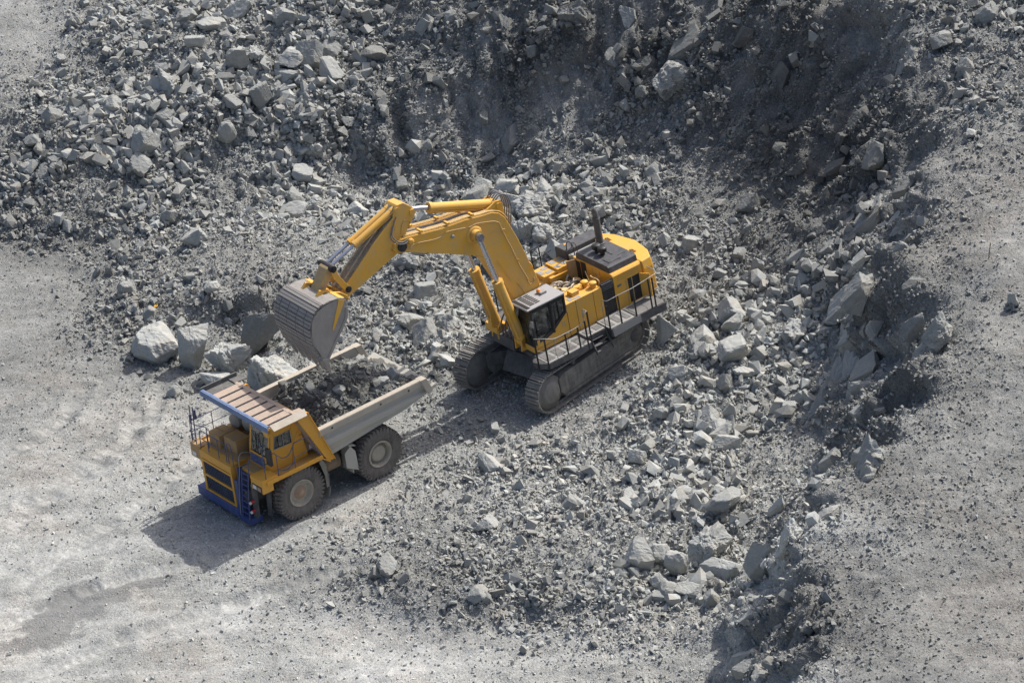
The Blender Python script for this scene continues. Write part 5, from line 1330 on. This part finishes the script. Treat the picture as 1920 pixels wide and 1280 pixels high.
# rear house
m = MB()
m.prism([(2.12, 2.72), (2.12, 4.62), (2.02, 4.72), (-1.2, 4.72), (-1.2, 2.72)], 'x', -2.92, -4.70)
rear = PH(m, 'engine_house', M_EY, None, 0.015)
m = MB(); m.bb(-2.93, -2.90, -0.55, -0.12, 3.75, 4.68); m.bb(-2.94, -2.90, -0.98, -0.62, 3.6, 4.6)
m.build('house_opening', M_BLACK, rear)
m = MB(); m.slab([(-2.9, -0.98, 3.7), (-2.9, -0.98, 4.66), (-2.45, -1.15, 4.66), (-2.45, -1.15, 3.7)], 0.04); m.build('open_door', M_LINK, rear)
m = MB()
for y in (0.42, 1.0): m.tube([(-2.915, y, 3.6), (-2.915, y, 4.66)], 0.01, 4)
m.bb(-2.92, -2.905, 0.62, 0.74, 4.18, 4.36)
m.build('panel_seam', M_LINK, rear)
m = MB(); m.bb(-2.90, -2.14, 2.02, 2.10, 2.74, 4.56); m.build('side_door', M_BLACK, rear)
m = MB()
for i in range(4): m.bb(-2.86, -2.18, 2.08, 2.14, 4.16 + .1 * i, 4.21 + .1 * i)
m.build('door_louvre', M_SKIRT, rear)
m = MB(); m.bb(-4.5, -3.75, 2.08, 2.126, 2.86, 4.18); m.build('side_opening', M_BLACK, rear)
m = MB(); m.bb(-3.62, -3.66, 2.12, 2.135, 2.76, 4.2); m.bb(-4.52, -4.48, 2.10, 2.14, 2.8, 4.25); m.bb(-4.02, -3.98, 2.12, 2.14, 2.86, 4.18); m.build('panel_seam', M_LINK, rear)
m = MB(); m.slab([(-4.45, 2.16, 4.2), (-4.45, 2.16, 2.9), (-4.75, 2.62, 2.9), (-4.75, 2.62, 4.2)], 0.04); m.build('open_side_door', M_EY, rear)
for i in range(4):
    m = MB(); m.tube([(-3.15, 2.10, 4.30 + .085 * i), (-4.5, 2.10, 4.34 + .085 * i)], 0.024, 5); m.build('side_louvre', M_SKIRT, rear)
m = MB(); m.bb(-3.1, -3.35, 2.122, 2.132, 3.98, 4.1); m.build('decal', M_DARK, rear)
# black hood over the engine
m = MB(); m.prism([(-0.98, 4.70), (-0.92, 5.00), (-0.84, 5.07), (1.70, 5.07), (1.80, 5.0), (1.86, 4.70)], 'x', -2.95, -4.70)
hood_x = PH(m, 'engine_hood', M_HOOD, None, 0.02)
m = MB(); m.bb(-3.25, -4.0, 0.95, 1.5, 5.07, 5.10); m.bb(-3.9, -4.5, -0.3, 1.2, 5.07, 5.095); m.build('hood_panel', M_HOOD, hood_x, 0, 0.01)
m = MB(); m.prism([(-2.66, 3.2), (-2.62, 4.85), (-2.5, 4.92), (-1.78, 4.92), (-1.70, 4.85), (-1.70, 3.2)], 'x', -2.85, -5.15)
h2 = PH(m, 'fan_housing', M_HOOD, None, 0.02)
m = MB(); m.bb(-3.2, -3.35, -2.35, -2.2, 4.92, 4.935); m.build('decal', M_EY, h2)
m = MB(); m.bb(-3.0, -4.9, -1.70, -0.95, 3.4, 4.62); m.bb(-3.0, -4.6, -1.5, -1.15, 4.62, 4.72); PH(m, 'cooler_deck', M_GRAY)
m = MB(); m.tube(smooth_path([(-3.0, -1.75, 4.3), (-3.0, -1.72, 5.2), (-3.05, -1.5, 5.4), (-3.1, -1.3, 5.2), (-3.1, -1.25, 4.4)], 5), 0.028); m.tube(smooth_path([(-3.3, -1.75, 4.6), (-3.3, -1.72, 5.1), (-3.3, -1.5, 5.25), (-3.3, -1.3, 5.1), (-3.3, -1.25, 4.5)], 5), 0.02); PH(m, 'hoop_rail', M_BLACK)
# exhaust stack and pre-cleaners
m = MB()
sx_, sy_ = -4.30, -0.62
m.cyl((sx_, sy_, 5.0), (sx_, sy_, 5.12), 0.27, n=20); m.cyl((sx_, sy_, 5.05), (sx_, sy_, 6.5), 0.185, n=20)
m.lathe([(0.20, 0), (0.20, 0.12), (0.185, 0.13)], (sx_, sy_, 6.4), (0, 0, 1), 20)
m.tube(smooth_path([(sx_, sy_, 6.4), (sx_, sy_, 6.72), (sx_ + .03, sy_ - .02, 6.9), (sx_ + .10, sy_ - .06, 7.04)], 6), 0.145, 14)
PH(m, 'exhaust_stack', M_DARK)
for x, y in ((-3.62, 0.02), (-3.62, 0.50)):
    m = MB(); m.lathe([(0.12, 0.0), (0.12, 0.16), (0.23, 0.20), (0.235, 0.36), (0.21, 0.41), (0.0, 0.42)], (x, y, 5.07), (0, 0, 1), 24); PH(m, 'pre_cleaner', M_BLACK)
# counterweight
m = MB()
pl = [(-4.72, -2.45), (-5.3, -2.30), (-5.75, -1.4), (-6.0, 0.0), (-5.75, 1.4), (-5.36, 2.16), (-4.72, 2.24)]
lo = [(-4.72, -2.35), (-5.0, -2.2), (-5.4, -1.3), (-5.55, 0), (-5.4, 1.3), (-5.06, 2.05), (-4.72, 2.10)]
n = len(pl)
vs = [(x, y, 2.35) for x, y in lo] + [(x - .04, y * 1.01, 3.0) for x, y in pl] + [(x, y, 4.30) for x, y in pl] + [(x * 0.985 - 0.05, y * 0.96, 4.74) for x, y in pl]
fs = [tuple(range(n)), tuple(range(3 * n, 4 * n))] + [(j * n + i, j * n + (i + 1) % n, (j + 1) * n + (i + 1) % n, (j + 1) * n + i) for j in range(3) for i in range(n)]
m.add(vs, fs)
cwt = PH(m, 'counterweight', M_EY, None, 0.05)
for y in (-1.0, 1.05):
    m = MB()
    m.prism([(-5.25, 4.72), (-5.0, 4.98), (-4.9, 4.98), (-4.82, 4.72)], 'y', y - 0.05, y + 0.05); m.build('lifting_lug', M_LINK, cwt)

# ---- cab
cx0, cx1, cy0, cy1, cz0, cz1 = 0.12, 2.10, 0.72, 2.12, 2.70, 5.02
m = MB()
def post(a, b, w=0.09): m.tube([a, b], w * 0.62, 4)
for y in (cy0, cy1):
    post((2.16, y, 2.98), (2.08, y, cz1)); post((0.10, y, 4.0), (0.08, y, cz1)); post((0.95, y, 3.3), (0.92, y, cz1), 0.13); post((2.08, y, cz1), (0.08, y, cz1), 0.13)
for z in (cz1,): post((2.08, cy0, z), (2.08, cy1, z), 0.12)
post((2.16, cy0, 2.98), (2.16, cy1, 2.98)); post((0.08, cy0, cz1), (0.08, cy1, cz1))
m.slab([(0.08, cy0, 2.7), (0.08, cy1 - .08, 2.7), (0.08, cy1 - .08, 4.96), (0.08, cy0, 4.96)], 0.05)
m.slab([(2.14, cy0, 2.7), (0.08, cy0, 2.7), (0.08, cy0, 3.4), (2.14, cy0, 3.4)], 0.05)
m.prism([(1.50, 3.14), (1.05, 3.29), (0.06, 4.03), (0.06, 4.60), (0.16, 4.60), (0.18, 4.12), (1.0, 3.52), (1.9, 3.2)], 'y', cy1 - 0.02, cy1 + 0.012)
m.prism([(2.1, 4.80), (0.1, 4.80), (0.1, 5.0), (2.08, 5.0)], 'y', cy1 - 0.02, cy1 + 0.01)
m.prism([(1.02, 3.4), (0.84, 3.5), (0.84, 4.8), (1.02, 4.8)], 'y', cy1 - 0.02, cy1 + 0.011)
cabx = PH(m, 'cab', M_BLACK)
m = MB(); m.slab([(2.17, cy0 + .04, 2.98), (2.17, cy1 - .04, 2.98), (2.09, cy1 - .04, 4.98), (2.09, cy0 + .04, 4.98)], 0.016); m.build('windshield', M_GLASS, cabx)
m = MB(); m.prism([(2.13, 3.02), (1.5, 3.16), (1.0, 3.36), (1.0, 4.82), (2.08, 4.82)], 'y', cy1 - 0.035, cy1 - 0.022); m.build('door_window', M_GLASS, cabx)
m = MB(); m.prism([(0.86, 3.48), (0.14, 4.06), (0.14, 4.82), (0.86, 4.82)], 'y', cy1 - 0.035, cy1 - 0.022); m.build('rear_window', M_GLASS, cabx)
m = MB(); m.prism([(2.12, 3.4), (0.1, 3.4), (0.1, 4.9), (2.08, 4.9)], 'y', cy0 + 0.0, cy0 + 0.012); m.build('inner_window', M_GLASS, cabx)
m = MB(); m.bb(0.14, 2.12, cy0 + .03, cy1 - .1, 2.68, 2.74); m.bb(2.12, 2.20, cy0, cy1, 2.64, 2.98); m.bb(2.1, 2.2, 0.5, cy0, 2.64, 3.1)
m.build('cab_front_panel', M_EY, cabx, 0, 0.012)
m = MB(); m.bb(0.55, 1.1, 1.15, 1.7, 3.0, 3.25); m.box((0.52, 1.42, 3.7), (0.16, 0.5, 0.85)); m.bb(0.6, 1.15, 1.0, 1.1, 3.3, 3.4); m.bb(0.6, 1.15, 1.75, 1.85, 3.3, 3.4); m.bb(1.75, 1.95, 0.8, 1.1, 2.8, 3.9)
m.build('seat', M_DARK, cabx, 0, 0.03)
m = MB(); m.tube([(2.2, 1.9, 3.2), (2.15, 1.6, 4.1)], 0.012); m.tube([(1.06, cy1 + .03, 3.9), (1.06, cy1 + .03, 4.4)], 0.02); m.build('wiper', M_BLACK, cabx)
m = MB(); m.box((2.18, 2.22, 4.3), (0.05, 0.2, 0.34)); m.tube([(2.12, 2.1, 4.45), (2.2, 2.25, 4.45)], 0.015); m.build('mirror', M_STEEL, cabx)
m = MB(); m.prism([(2.30, 5.03), (0.02, 5.03), (0.02, 5.11), (2.25, 5.09)], 'y', cy0 - 0.06, cy1 + 0.08)
roof = m.build('roof', M_ROOF, cabx, 0, 0.015)
m = MB()
for (xa, xb) in ((1.28, 1.92),):
    for i in range(7):
        y = 0.80 + i * 0.165
        for k in range(2): m.bb(xa + k * .33, xa + k * .33 + 0.27, y, y + 0.10, 5.098, 5.112)
m.bb(2.0, 2.2, 0.76, 2.06, 5.09, 5.108)
m.build('roof_grille', M_BLACK, roof)
m = MB(); m.box((0.72, 1.32, 5.16), (0.34, 0.26, 0.12)); bc = m.build('beacon', M_GRAY, cabx)
m = MB(); m.lathe([(0.10, 0), (0.115, 0.04), (0.11, 0.14), (0.06, 0.19), (0, 0.2)], (0.82, 1.15, 5.12), (0, 0, 1), 16); m.build('beacon_lens', M_ORANGE, bc)

# ---- boom
BP = [(7.72, 10.62), (7.86, 10.40), (7.74, 10.12), (7.23, 9.98), (5.46, 9.14), (3.75, 8.28), (3.23, 7.98), (2.81, 7.35), (1.95, 5.16), (1.42, 3.70), (1.28, 3.25), (1.0, 3.0), (0.6, 3.0), (0.32, 3.25), (0.22, 3.8), (0.33, 5.25), (0.51, 6.11), (1.06, 8.03), (1.40, 9.0), (1.56, 9.42), (1.85, 9.78), (2.25, 9.97), (2.80, 10.03), (3.72, 10.21), (5.07, 10.33), (7.01, 10.70), (7.4, 10.74)]
m = MB(); m.prism(BP, 'y', -0.60, 0.60)
boom = PH(m, 'boom', M_EB, None, 0.035)
# worn top plate, pin boss, seams, pipes
m = MB()
for a, b in zip([(7.0, 10.715), (5.07, 10.345), (3.72, 10.225)], [(5.07, 10.345), (3.72, 10.225), (2.8, 10.045)]):
    m.slab([(a[0], -0.24, a[1] + .012), (a[0], 0.24, a[1] + .012), (b[0], 0.24, b[1] + .012), (b[0], -0.24, b[1] + .012)], 0.02)
m.build('boom_top_plate', M_GREASE, boom)
m = MB()
m.cyl((3.42, -0.98, 9.28), (3.42, 0.98, 9.28), 0.30, n=24); m.lathe([(0.46, 0.6), (0.44, 0.66), (0.32, 0.68)], (3.42, 0, 9.28), (0, 1, 0), 26); m.lathe([(0.46, 0.6), (0.44, 0.66), (0.32, 0.68)], (3.42, 0, 9.28), (0, -1, 0), 26)
m.build('cylinder_boss', M_EB, boom)
m = MB(); m.lathe([(0.10, 0.6), (0.10, 0.66), (0.05, 0.68), (0, 0.68)], (4.62, 0, 9.70), (0, 1, 0), 14); m.build('boom_pin', M_STEEL, boom)
m = MB(); m.lathe([(0.15, 0.6), (0.15, 0.72), (0.1, 0.75), (0, 0.75)], (6.9, 0, 10.44), (0, 1, 0), 16); m.build('boom_pin', M_EB, boom)
m = MB()
for s in (0.30, 0.38, 0.46, 0.54, -0.36, -0.46, -0.54):
    m.tube(smooth_path([(7.2, s, 10.76), (6.9, s, 10.76), (5.0, s, 10.42), (3.7, s, 10.30), (2.85, s, 10.12), (2.3, s, 10.04), (1.75, s, 9.78), (1.42, s, 9.3)], 4), 0.028, 6)
m.build('boom_pipes', M_PIPEY, boom)
m = MB()
for x, z in ((6.2, 10.62), (4.7, 10.38), (3.3, 10.24)):
    m.box((x, 0.42, z + 0.05), (0.12, 0.42, 0.09), (0, -0.16, 0)); m.box((x, -0.45, z + 0.05), (0.12, 0.3, 0.09), (0, -0.16, 0))
m.build('pipe_clamp', M_EB, boom)
m = MB()
y = 0.625
m.tube(smooth_path([(7.45, y, 10.55), (7.22, y, 10.30), (7.0, y, 10.12), (6.7, y, 10.22), (5.6, y, 9.98), (5.1, y, 9.97), (4.8, y, 10.06), (3.6, y, 9.78), (3.2, y, 9.78), (2.3, y, 9.52), (1.98, y, 9.32)], 3), 0.022, 5)
m.tube([(1.95, y, 9.3), (1.85, y, 8.8), (1.5, y, 7.6), (1.28, y, 6.7), (1.0, y, 5.9), (0.95, y, 5.55), (0.9, y, 5.45), (0.62, y, 5.50), (0.60, y, 5.7)], 0.022, 5)
m.tube([(2.55, y, 9.0), (1.7, y, 8.85)], 0.018, 5); m.tube([(1.6, y, 5.9), (1.15, y, 4.9)], 0.02, 5); m.tube([(2.5, y, 7.5), (1.9, y, 6.1)], 0.012, 5)
m.build('grease_line', M_PIPEY, boom)
m = MB()
for t in ((1.30, 7.0), (1.55, 7.75), (0.95, 5.75), (1.85, 8.75)):
    m.box((t[0], 0.63, t[1]), (0.07, 0.05, 0.07))
m.tube(smooth_path([(0.62, 0.63, 6.15), (0.66, 0.75, 6.35), (0.72, 0.75, 6.55), (0.74, 0.63, 6.6)], 4), 0.03, 6)
m.tube(smooth_path([(0.42, 0.63, 5.2), (0.4, 0.7, 5.4), (0.45, 0.63, 5.6)], 4), 0.02, 5)
m.build('boom_bracket', M_EB, boom)
for s in (1, -1):
    m = MB(); m.prism([(2.75, 10.0), (2.05, 10.24), (1.80, 10.34), (1.58, 10.30), (1.45, 10.08), (1.44, 9.25), (1.9, 9.7)], 'y', s * 0.34, s * 0.44); m.cyl((1.72, s * .30, 10.08), (1.72, s * .50, 10.08), 0.13, n=16)
    m.build('arm_cylinder_bracket', M_EB, boom, 0, 0.015)
def cylinder(name, a, b, f, rb, rr_, mat=M_EB, cap=1.12):
    """barrel from a over fraction f of the way, polished rod on to b"""
    a = Vector(a); b = Vector(b); c = a + (b - a) * f; d = (b - a).normalized()
    m = MB(); m.cyl(a, c, rb, n=20); m.cyl(c - d * 0.16, c + d * 0.04, rb * cap, n=20); m.cyl(a - d * 0.02, a + d * 0.22, rb * 1.08, n=20)
    yv = Vector((0, 1, 0))
    m.cyl(a - yv * (rb * 1.2), a + yv * (rb * 1.2), rb * 0.95, n=18)
    up = d.cross(yv).normalized()
    m.tube([a + up * (-rb * 1.18) + d * 0.3, c + up * (-rb * 1.18) - d * 0.1], 0.028, 5)
    m.tube([a + yv * rb * 0.9 - up * rb * 0.8 + d * 0.4, c + yv * rb * 0.9 - up * rb * 0.8 - d * 0.3], 0.022, 5)
    o = PH(m, name, mat)
    m = MB(); m.cyl(c, b, rr_, n=16); m.cyl(b - yv * rb * 0.9, b + yv * rb * 0.9, rb * 0.8, n=18); m.build('rod', M_CHROME, o)
    return o
cylinder('arm_cylinder', (1.74, 0, 10.06), (6.34, 0, 11.72), 0.76, 0.235, 0.12)
for s in (1, -1):
    cylinder('boom_cylinder', (2.16, 1.0 * s, 3.0), (3.44, 0.98 * s, 9.28), 0.575, 0.25, 0.125, M_EB)
m = MB()
for s in (1, -1): m.prism([(1.7, 2.6), (2.45, 2.6), (2.4, 3.2), (2.16, 3.4), (1.9, 3.2)], 'y', s * 0.7, s * 0.78); m.prism([(1.7, 2.6), (2.45, 2.6), (2.4, 3.2), (2.16, 3.4), (1.9, 3.2)], 'y', s * 1.22, s * 1.3)
for s in (1, -1): m.prism([(0.1, 2.66), (1.6, 2.66), (1.2, 3.3), (0.8, 3.6), (0.5, 3.4)], 'y', s * 0.63, s * 0.72)
PH(m, 'boom_foot_bracket', M_EB)
m = MB()
for k in range(4):
    y = -0.45 + 0.3 * k
    m.tube(smooth_path([(1.1, y * .6, 3.9), (1.75, y, 4.1), (2.2, y * 1.2, 3.6), (2.3, y, 3.0), (1.9, y, 2.75)], 5), 0.045, 7)
for k in range(5):
    y = -0.35 + 0.17 * k
    m.tube(smooth_path([(1.9, y, 10.22), (1.45, y, 10.50), (1.10, y * 1.1, 10.30), (0.98, y * 1.1, 9.7), (1.12, y, 9.0), (1.2, y, 8.5)], 6), 0.036, 6)
for k in range(4):
    y = -0.3 + 0.2 * k
    m.tube(smooth_path([(6.9, y, 10.74), (7.35, y, 10.85), (7.55, y * 1.3, 11.1), (7.35, y * 1.3, 11.5), (7.1, y, 11.75)], 5), 0.035, 6)
m.tube(smooth_path([(7.0, .62, 10.6), (7.35, .68, 10.6), (7.6, .66, 10.75), (7.75, .55, 11.1), (7.5, .5, 11.6), (7.3, .48, 11.85)], 5), 0.03, 6)
m.tube(smooth_path([(6.95, .62, 10.5), (7.3, .70, 10.5), (7.65, .68, 10.65), (7.85, .55, 11.0), (7.6, .5, 11.5)], 5), 0.03, 6)
PH(m, 'hydraulic_hoses', M_HOSE)

# ---- arm
AP = [(6.42, 12.06), (6.22, 11.75), (6.28, 11.45), (6.75, 11.05), (7.02, 10.72), (7.20, 10.30), (7.42, 10.08), (7.75, 9.98), (10.23, 9.16), (10.70, 8.98), (10.98, 9.0), (11.08, 9.22), (10.98, 9.45), (10.32, 9.90), (8.89, 10.95), (7.95, 11.55), (7.45, 11.85), (7.32, 12.2), (7.1, 12.38), (6.75, 12.36)]
m = MB(); m.prism(AP, 'y', -0.43, 0.43)
arm = PH(m, 'arm', M_EB, None, 0.03)
m = MB()
for a, b in zip([(10.9, 9.52), (10.32, 9.92), (8.89, 10.97), (7.95, 11.57)], [(10.32, 9.92), (8.89, 10.97), (7.95, 11.57), (7.45, 11.87)]):
    m.slab([(a[0], -0.40, a[1] + .012), (a[0], 0.40, a[1] + .012), (b[0], 0.40, b[1] + .012), (b[0], -0.40, b[1] + .012)], 0.025)
for y in (-0.3, 0.3): m.tube([(10.3, y, 9.98), (7.6, y, 11.85)], 0.03, 5)
m.box((7.35, 0.0, 12.08), (0.5, 0.7, 0.22), (0, 0.6, 0))
m.build('arm_top_plate', M_GREASE, arm)
m = MB(); m.cyl((7.40, -0.70, 10.36), (7.40, 0.70, 10.36), 0.24, n=20); m.cyl((7.40, 0.70, 10.36), (7.40, 0.74, 10.36), 0.13, n=8); m.build('arm_pivot', M_BLACK, arm)
m = MB(); m.cyl((6.40, -0.50, 11.72), (6.40, 0.50, 11.72), 0.16, n=16); m.cyl((7.16, -0.48, 12.14), (7.16, 0.48, 12.14), 0.14, n=16)
m.tube(smooth_path([(6.75, .45, 11.1), (6.6, .45, 11.3), (6.9, .45, 11.5), (7.1, .45, 11.25), (7.2, .45, 10.9)], 5), 0.02, 5); m.tube([(7.25, .45, 10.6), (7.9, .45, 10.3)], 0.014, 5)
m.build('arm_pin', M_EB, arm)
for s in (1, -1):
    cylinder('bucket_cylinder', (7.18, 0.20 * s, 12.14), (11.12, 0.20 * s, 10.80), 0.62, 0.155, 0.085, M_EB, 1.2)
# bucket linkage
m = MB()
m.prism([(11.02, 10.86), (11.22, 10.92), (11.38, 10.82), (12.08, 9.9), (12.02, 9.68), (11.82, 9.66), (11.02, 10.62)], 'y', -0.36, 0.36)
lk = PH(m, 'bucket_link', M_LINK, None, 0.04)
for x, y, z, rr_ in ((11.14, .57, 10.78, .17), (11.92, .74, 9.80, .14), (10.60, .58, 9.48, .16)):
    m = MB(); m.cyl((x, -y, z), (x, y, z), rr_, n=18); m.cyl((x, y, z), (x, y + .03, z), rr_ * .55, n=8); m.build('link_pin', M_BLACK, lk)
for s in (1, -1):
    m = MB(); m.prism([(11.05, 10.95), (11.28, 10.85), (11.22, 10.35), (10.92, 9.75), (10.72, 9.36), (10.5, 9.38), (10.48, 9.6), (10.72, 9.95), (10.95, 10.45), (10.98, 10.7)], 'y', s * 0.44, s * 0.54)
    PH(m, 'side_link', M_EB, None, 0.015)

# ---- bucket
bw = 1.60
prof = [(11.42, 9.72), (11.75, 9.86), (12.15, 9.92), (12.55, 9.90), (12.88, 9.80), (13.16, 9.62), (13.38, 9.34), (13.52, 9.0), (13.58, 8.6), (13.54, 8.2), (13.45, 7.85), (13.35, 7.52), (13.24, 7.22)]
m = MB()
inner = [(x - 0.09 * ((x - 12.3) / 1.3), z - 0.10 * max(0.3, (z - 8.4) / 1.5)) for x, z in prof]
inn = []
for i, (x, z) in enumerate(prof):
    a = prof[max(i - 1, 0)]; b = prof[min(i + 1, len(prof) - 1)]
    dx, dz = b[0] - a[0], b[1] - a[1]; l = math.hypot(dx, dz); inn.append((x - 0.09 * -dz / l * -1 * -1, z - 0.09 * dx / l))
inn = [(2 * p[0] - q[0] if False else q[0], q[1]) for p, q in zip(prof, inn)]
vs = []; 
for (x, z), (xi, zi) in zip(prof, inn): vs += [(x, -bw, z), (x, bw, z), (xi, bw, zi), (xi, -bw, zi)]
fs = []
for i in range(len(prof) - 1):
    for k in range(4): fs.append((i * 4 + k, i * 4 + (k + 1) % 4, (i + 1) * 4 + (k + 1) % 4, (i + 1) * 4 + k))
fs += [(0, 1, 2, 3), tuple((len(prof) - 1) * 4 + k for k in (0, 1, 2, 3))]
m.add(vs, fs)
sidep_ = [(11.42, 9.70), (11.36, 9.3), (11.50, 8.75), (12.90, 7.16), (13.20, 7.20)] + prof[::-1][1:]
for s in (1, -1): m.prism(sidep_, 'y', s * bw, s * (bw - 0.09))
bucket = PH(m, 'bucket', M_BUCK, None, 0.012)
# wear bars across the back
for i in range(3, len(prof) - 1):
    a, b = prof[i], prof[i + 1]
    for f in ((0.08, 0.46), (0.54, 0.92)):
        p = (a[0] + (b[0] - a[0]) * f[0], a[1] + (b[1] - a[1]) * f[0]); q = (a[0] + (b[0] - a[0]) * f[1], a[1] + (b[1] - a[1]) * f[1])
        off = 0.035; dx, dz = q[0] - p[0], q[1] - p[1]; l = math.hypot(dx, dz); nx_, nz_ = -dz / l * -1, dx / l * -1
        nx_, nz_ = (dz / l * -1, dx / l)
        nx_, nz_ = (-dz / l, dx / l)
        if nx_ * (p[0] - 12.3) + nz_ * (p[1] - 8.6) < 0: nx_, nz_ = -nx_, -nz_
        m = MB()
        segs = [(-bw, bw)] if i < 5 else [(-bw, -1.15), (-1.12, -0.45), (-0.42, 0.35), (0.38, 1.05), (1.08, bw)]
        for s0, s1 in segs:
            m.slab([(p[0] + nx_ * off, s0 + .01, p[1] + nz_ * off), (p[0] + nx_ * off, s1 - .01, p[1] + nz_ * off), (q[0] + nx_ * off, s1 - .01, q[1] + nz_ * off), (q[0] + nx_ * off, s0 + .01, q[1] + nz_ * off)], 0.06)
        m.build('wear_plate', M_BUCKI, bucket)
m = MB()
m.slab([(13.30, -bw - .03, 7.30), (13.30, bw + .03, 7.30), (13.02, bw + .03, 6.98), (13.02, -bw - .03, 6.98)], 0.16)
m.slab([(12.86, bw + .02, 7.24), (13.30, bw + .02, 7.34), (13.08, bw + .02, 6.9)], 0.1); m.slab([(12.86, -bw - .02, 7.24), (13.30, -bw - .02, 7.34), (13.08, -bw - .02, 6.9)], 0.1)
m.build('cutting_lip', M_BUCK, bucket)
for i in range(6):
    y = -bw + 0.12 + i * (2 * bw - 0.24) / 5
    m = MB()
    vs = [(13.27, y - .17, 7.22), (13.27, y + .17, 7.22), (12.95, y + .17, 7.16), (12.95, y - .17, 7.16), (12.99, y - .08, 6.44), (12.99, y + .08, 6.44), (12.93, y + .08, 6.44), (12.93, y - .08, 6.44)]
    m.add(vs, [(0, 1, 2, 3), (4, 5, 6, 7), (0, 1, 5, 4), (1, 2, 6, 5), (2, 3, 7, 6), (3, 0, 4, 7)]); m.build('tooth', M_BUCK, bucket)
m = MB()
for s in (1, -1): m.prism([(11.60, 9.82), (12.35, 9.92), (12.12, 10.12), (11.95, 10.02), (11.78, 9.96), (11.5, 9.55), (10.72, 9.02), (10.78, 9.30), (11.1, 9.6)], 'y', s * 0.56, s * 0.70)
m.prism([(11.40, 9.74), (11.70, 9.87), (11.70, 9.80), (11.42, 9.60)], 'y', -bw + .1, bw - .1)
m.build('bucket_ear', M_EB, bucket, 0, 0.02)
for s in (1, -1):
    m = MB(); m.slab([(11.46, s * (bw + .012), 9.66), (11.76, s * (bw + .012), 9.82), (12.42, s * (bw + .012), 8.50), (12.36, s * (bw + .012), 8.44), (11.66, s * (bw + .012), 9.36)], 0.02)
    m.build('side_stripe', M_EB, bucket)
for s in (1, -1):
    m = MB(); m.prism([(11.36, 9.3), (11.50, 8.75), (12.90, 7.16), (13.0, 7.24), (11.64, 8.80), (11.50, 9.3)], 'y', s * (bw + 0.0), s * (bw + 0.03))
    m.build('side_cutter', M_BUCK, bucket)

# ================================================================ LIGHT, SKY, CAMERA
SUN_AZ, SUN_EL = 41.2, 50.8
sd = Vector((math.cos(RAD(SUN_AZ)) * math.cos(RAD(SUN_EL)), math.sin(RAD(SUN_AZ)) * math.cos(RAD(SUN_EL)), math.sin(RAD(SUN_EL))))
L = bpy.data.lights.new('sun', 'SUN'); L.energy = 4.2; L.angle = RAD(0.53); L.color = (1.0, 0.955, 0.89)
so = bpy.data.objects.new('sun', L); COL.objects.link(so)
so.rotation_euler = (-sd).to_track_quat('-Z', 'Y').to_euler()
so.location = sd * 200
w = bpy.data.worlds.new('World'); SC.world = w; w.use_nodes = True
nt = w.node_tree
bg = nt.nodes['Background']
sky = nt.nodes.new('ShaderNodeTexSky'); sky.sky_type = 'NISHITA'; sky.sun_disc = False
sky.sun_elevation = RAD(SUN_EL); sky.sun_rotation = RAD(90 - SUN_AZ)
sky.air_density = 0.85; sky.dust_density = 4.5; sky.ozone_density = 1.0
nt.links.new(sky.outputs[0], bg.inputs[0]); bg.inputs[1].default_value = 0.14
cam = bpy.data.cameras.new('camera'); co = bpy.data.objects.new('camera', cam); COL.objects.link(co)
cam.sensor_fit = 'HORIZONTAL'; cam.sensor_width = 36.0; cam.lens = 36.0 * FPX / 1920
r_, u_, f_ = [Vector(q) for q in CAM_M]
M = Matrix(((r_[0], u_[0], -f_[0], CAM_C[0]), (r_[1], u_[1], -f_[1], CAM_C[1]), (r_[2], u_[2], -f_[2], CAM_C[2]), (0, 0, 0, 1)))
co.matrix_world = M
cam.clip_start = 1.0; cam.clip_end = 3000
SC.camera = co
SC.view_settings.view_transform = 'Standard'; SC.view_settings.look = 'None'
SC.view_settings.exposure = 0.22; SC.view_settings.gamma = 1.0
SC.view_settings.use_curve_mapping = False
SC.cycles.max_bounces = 6
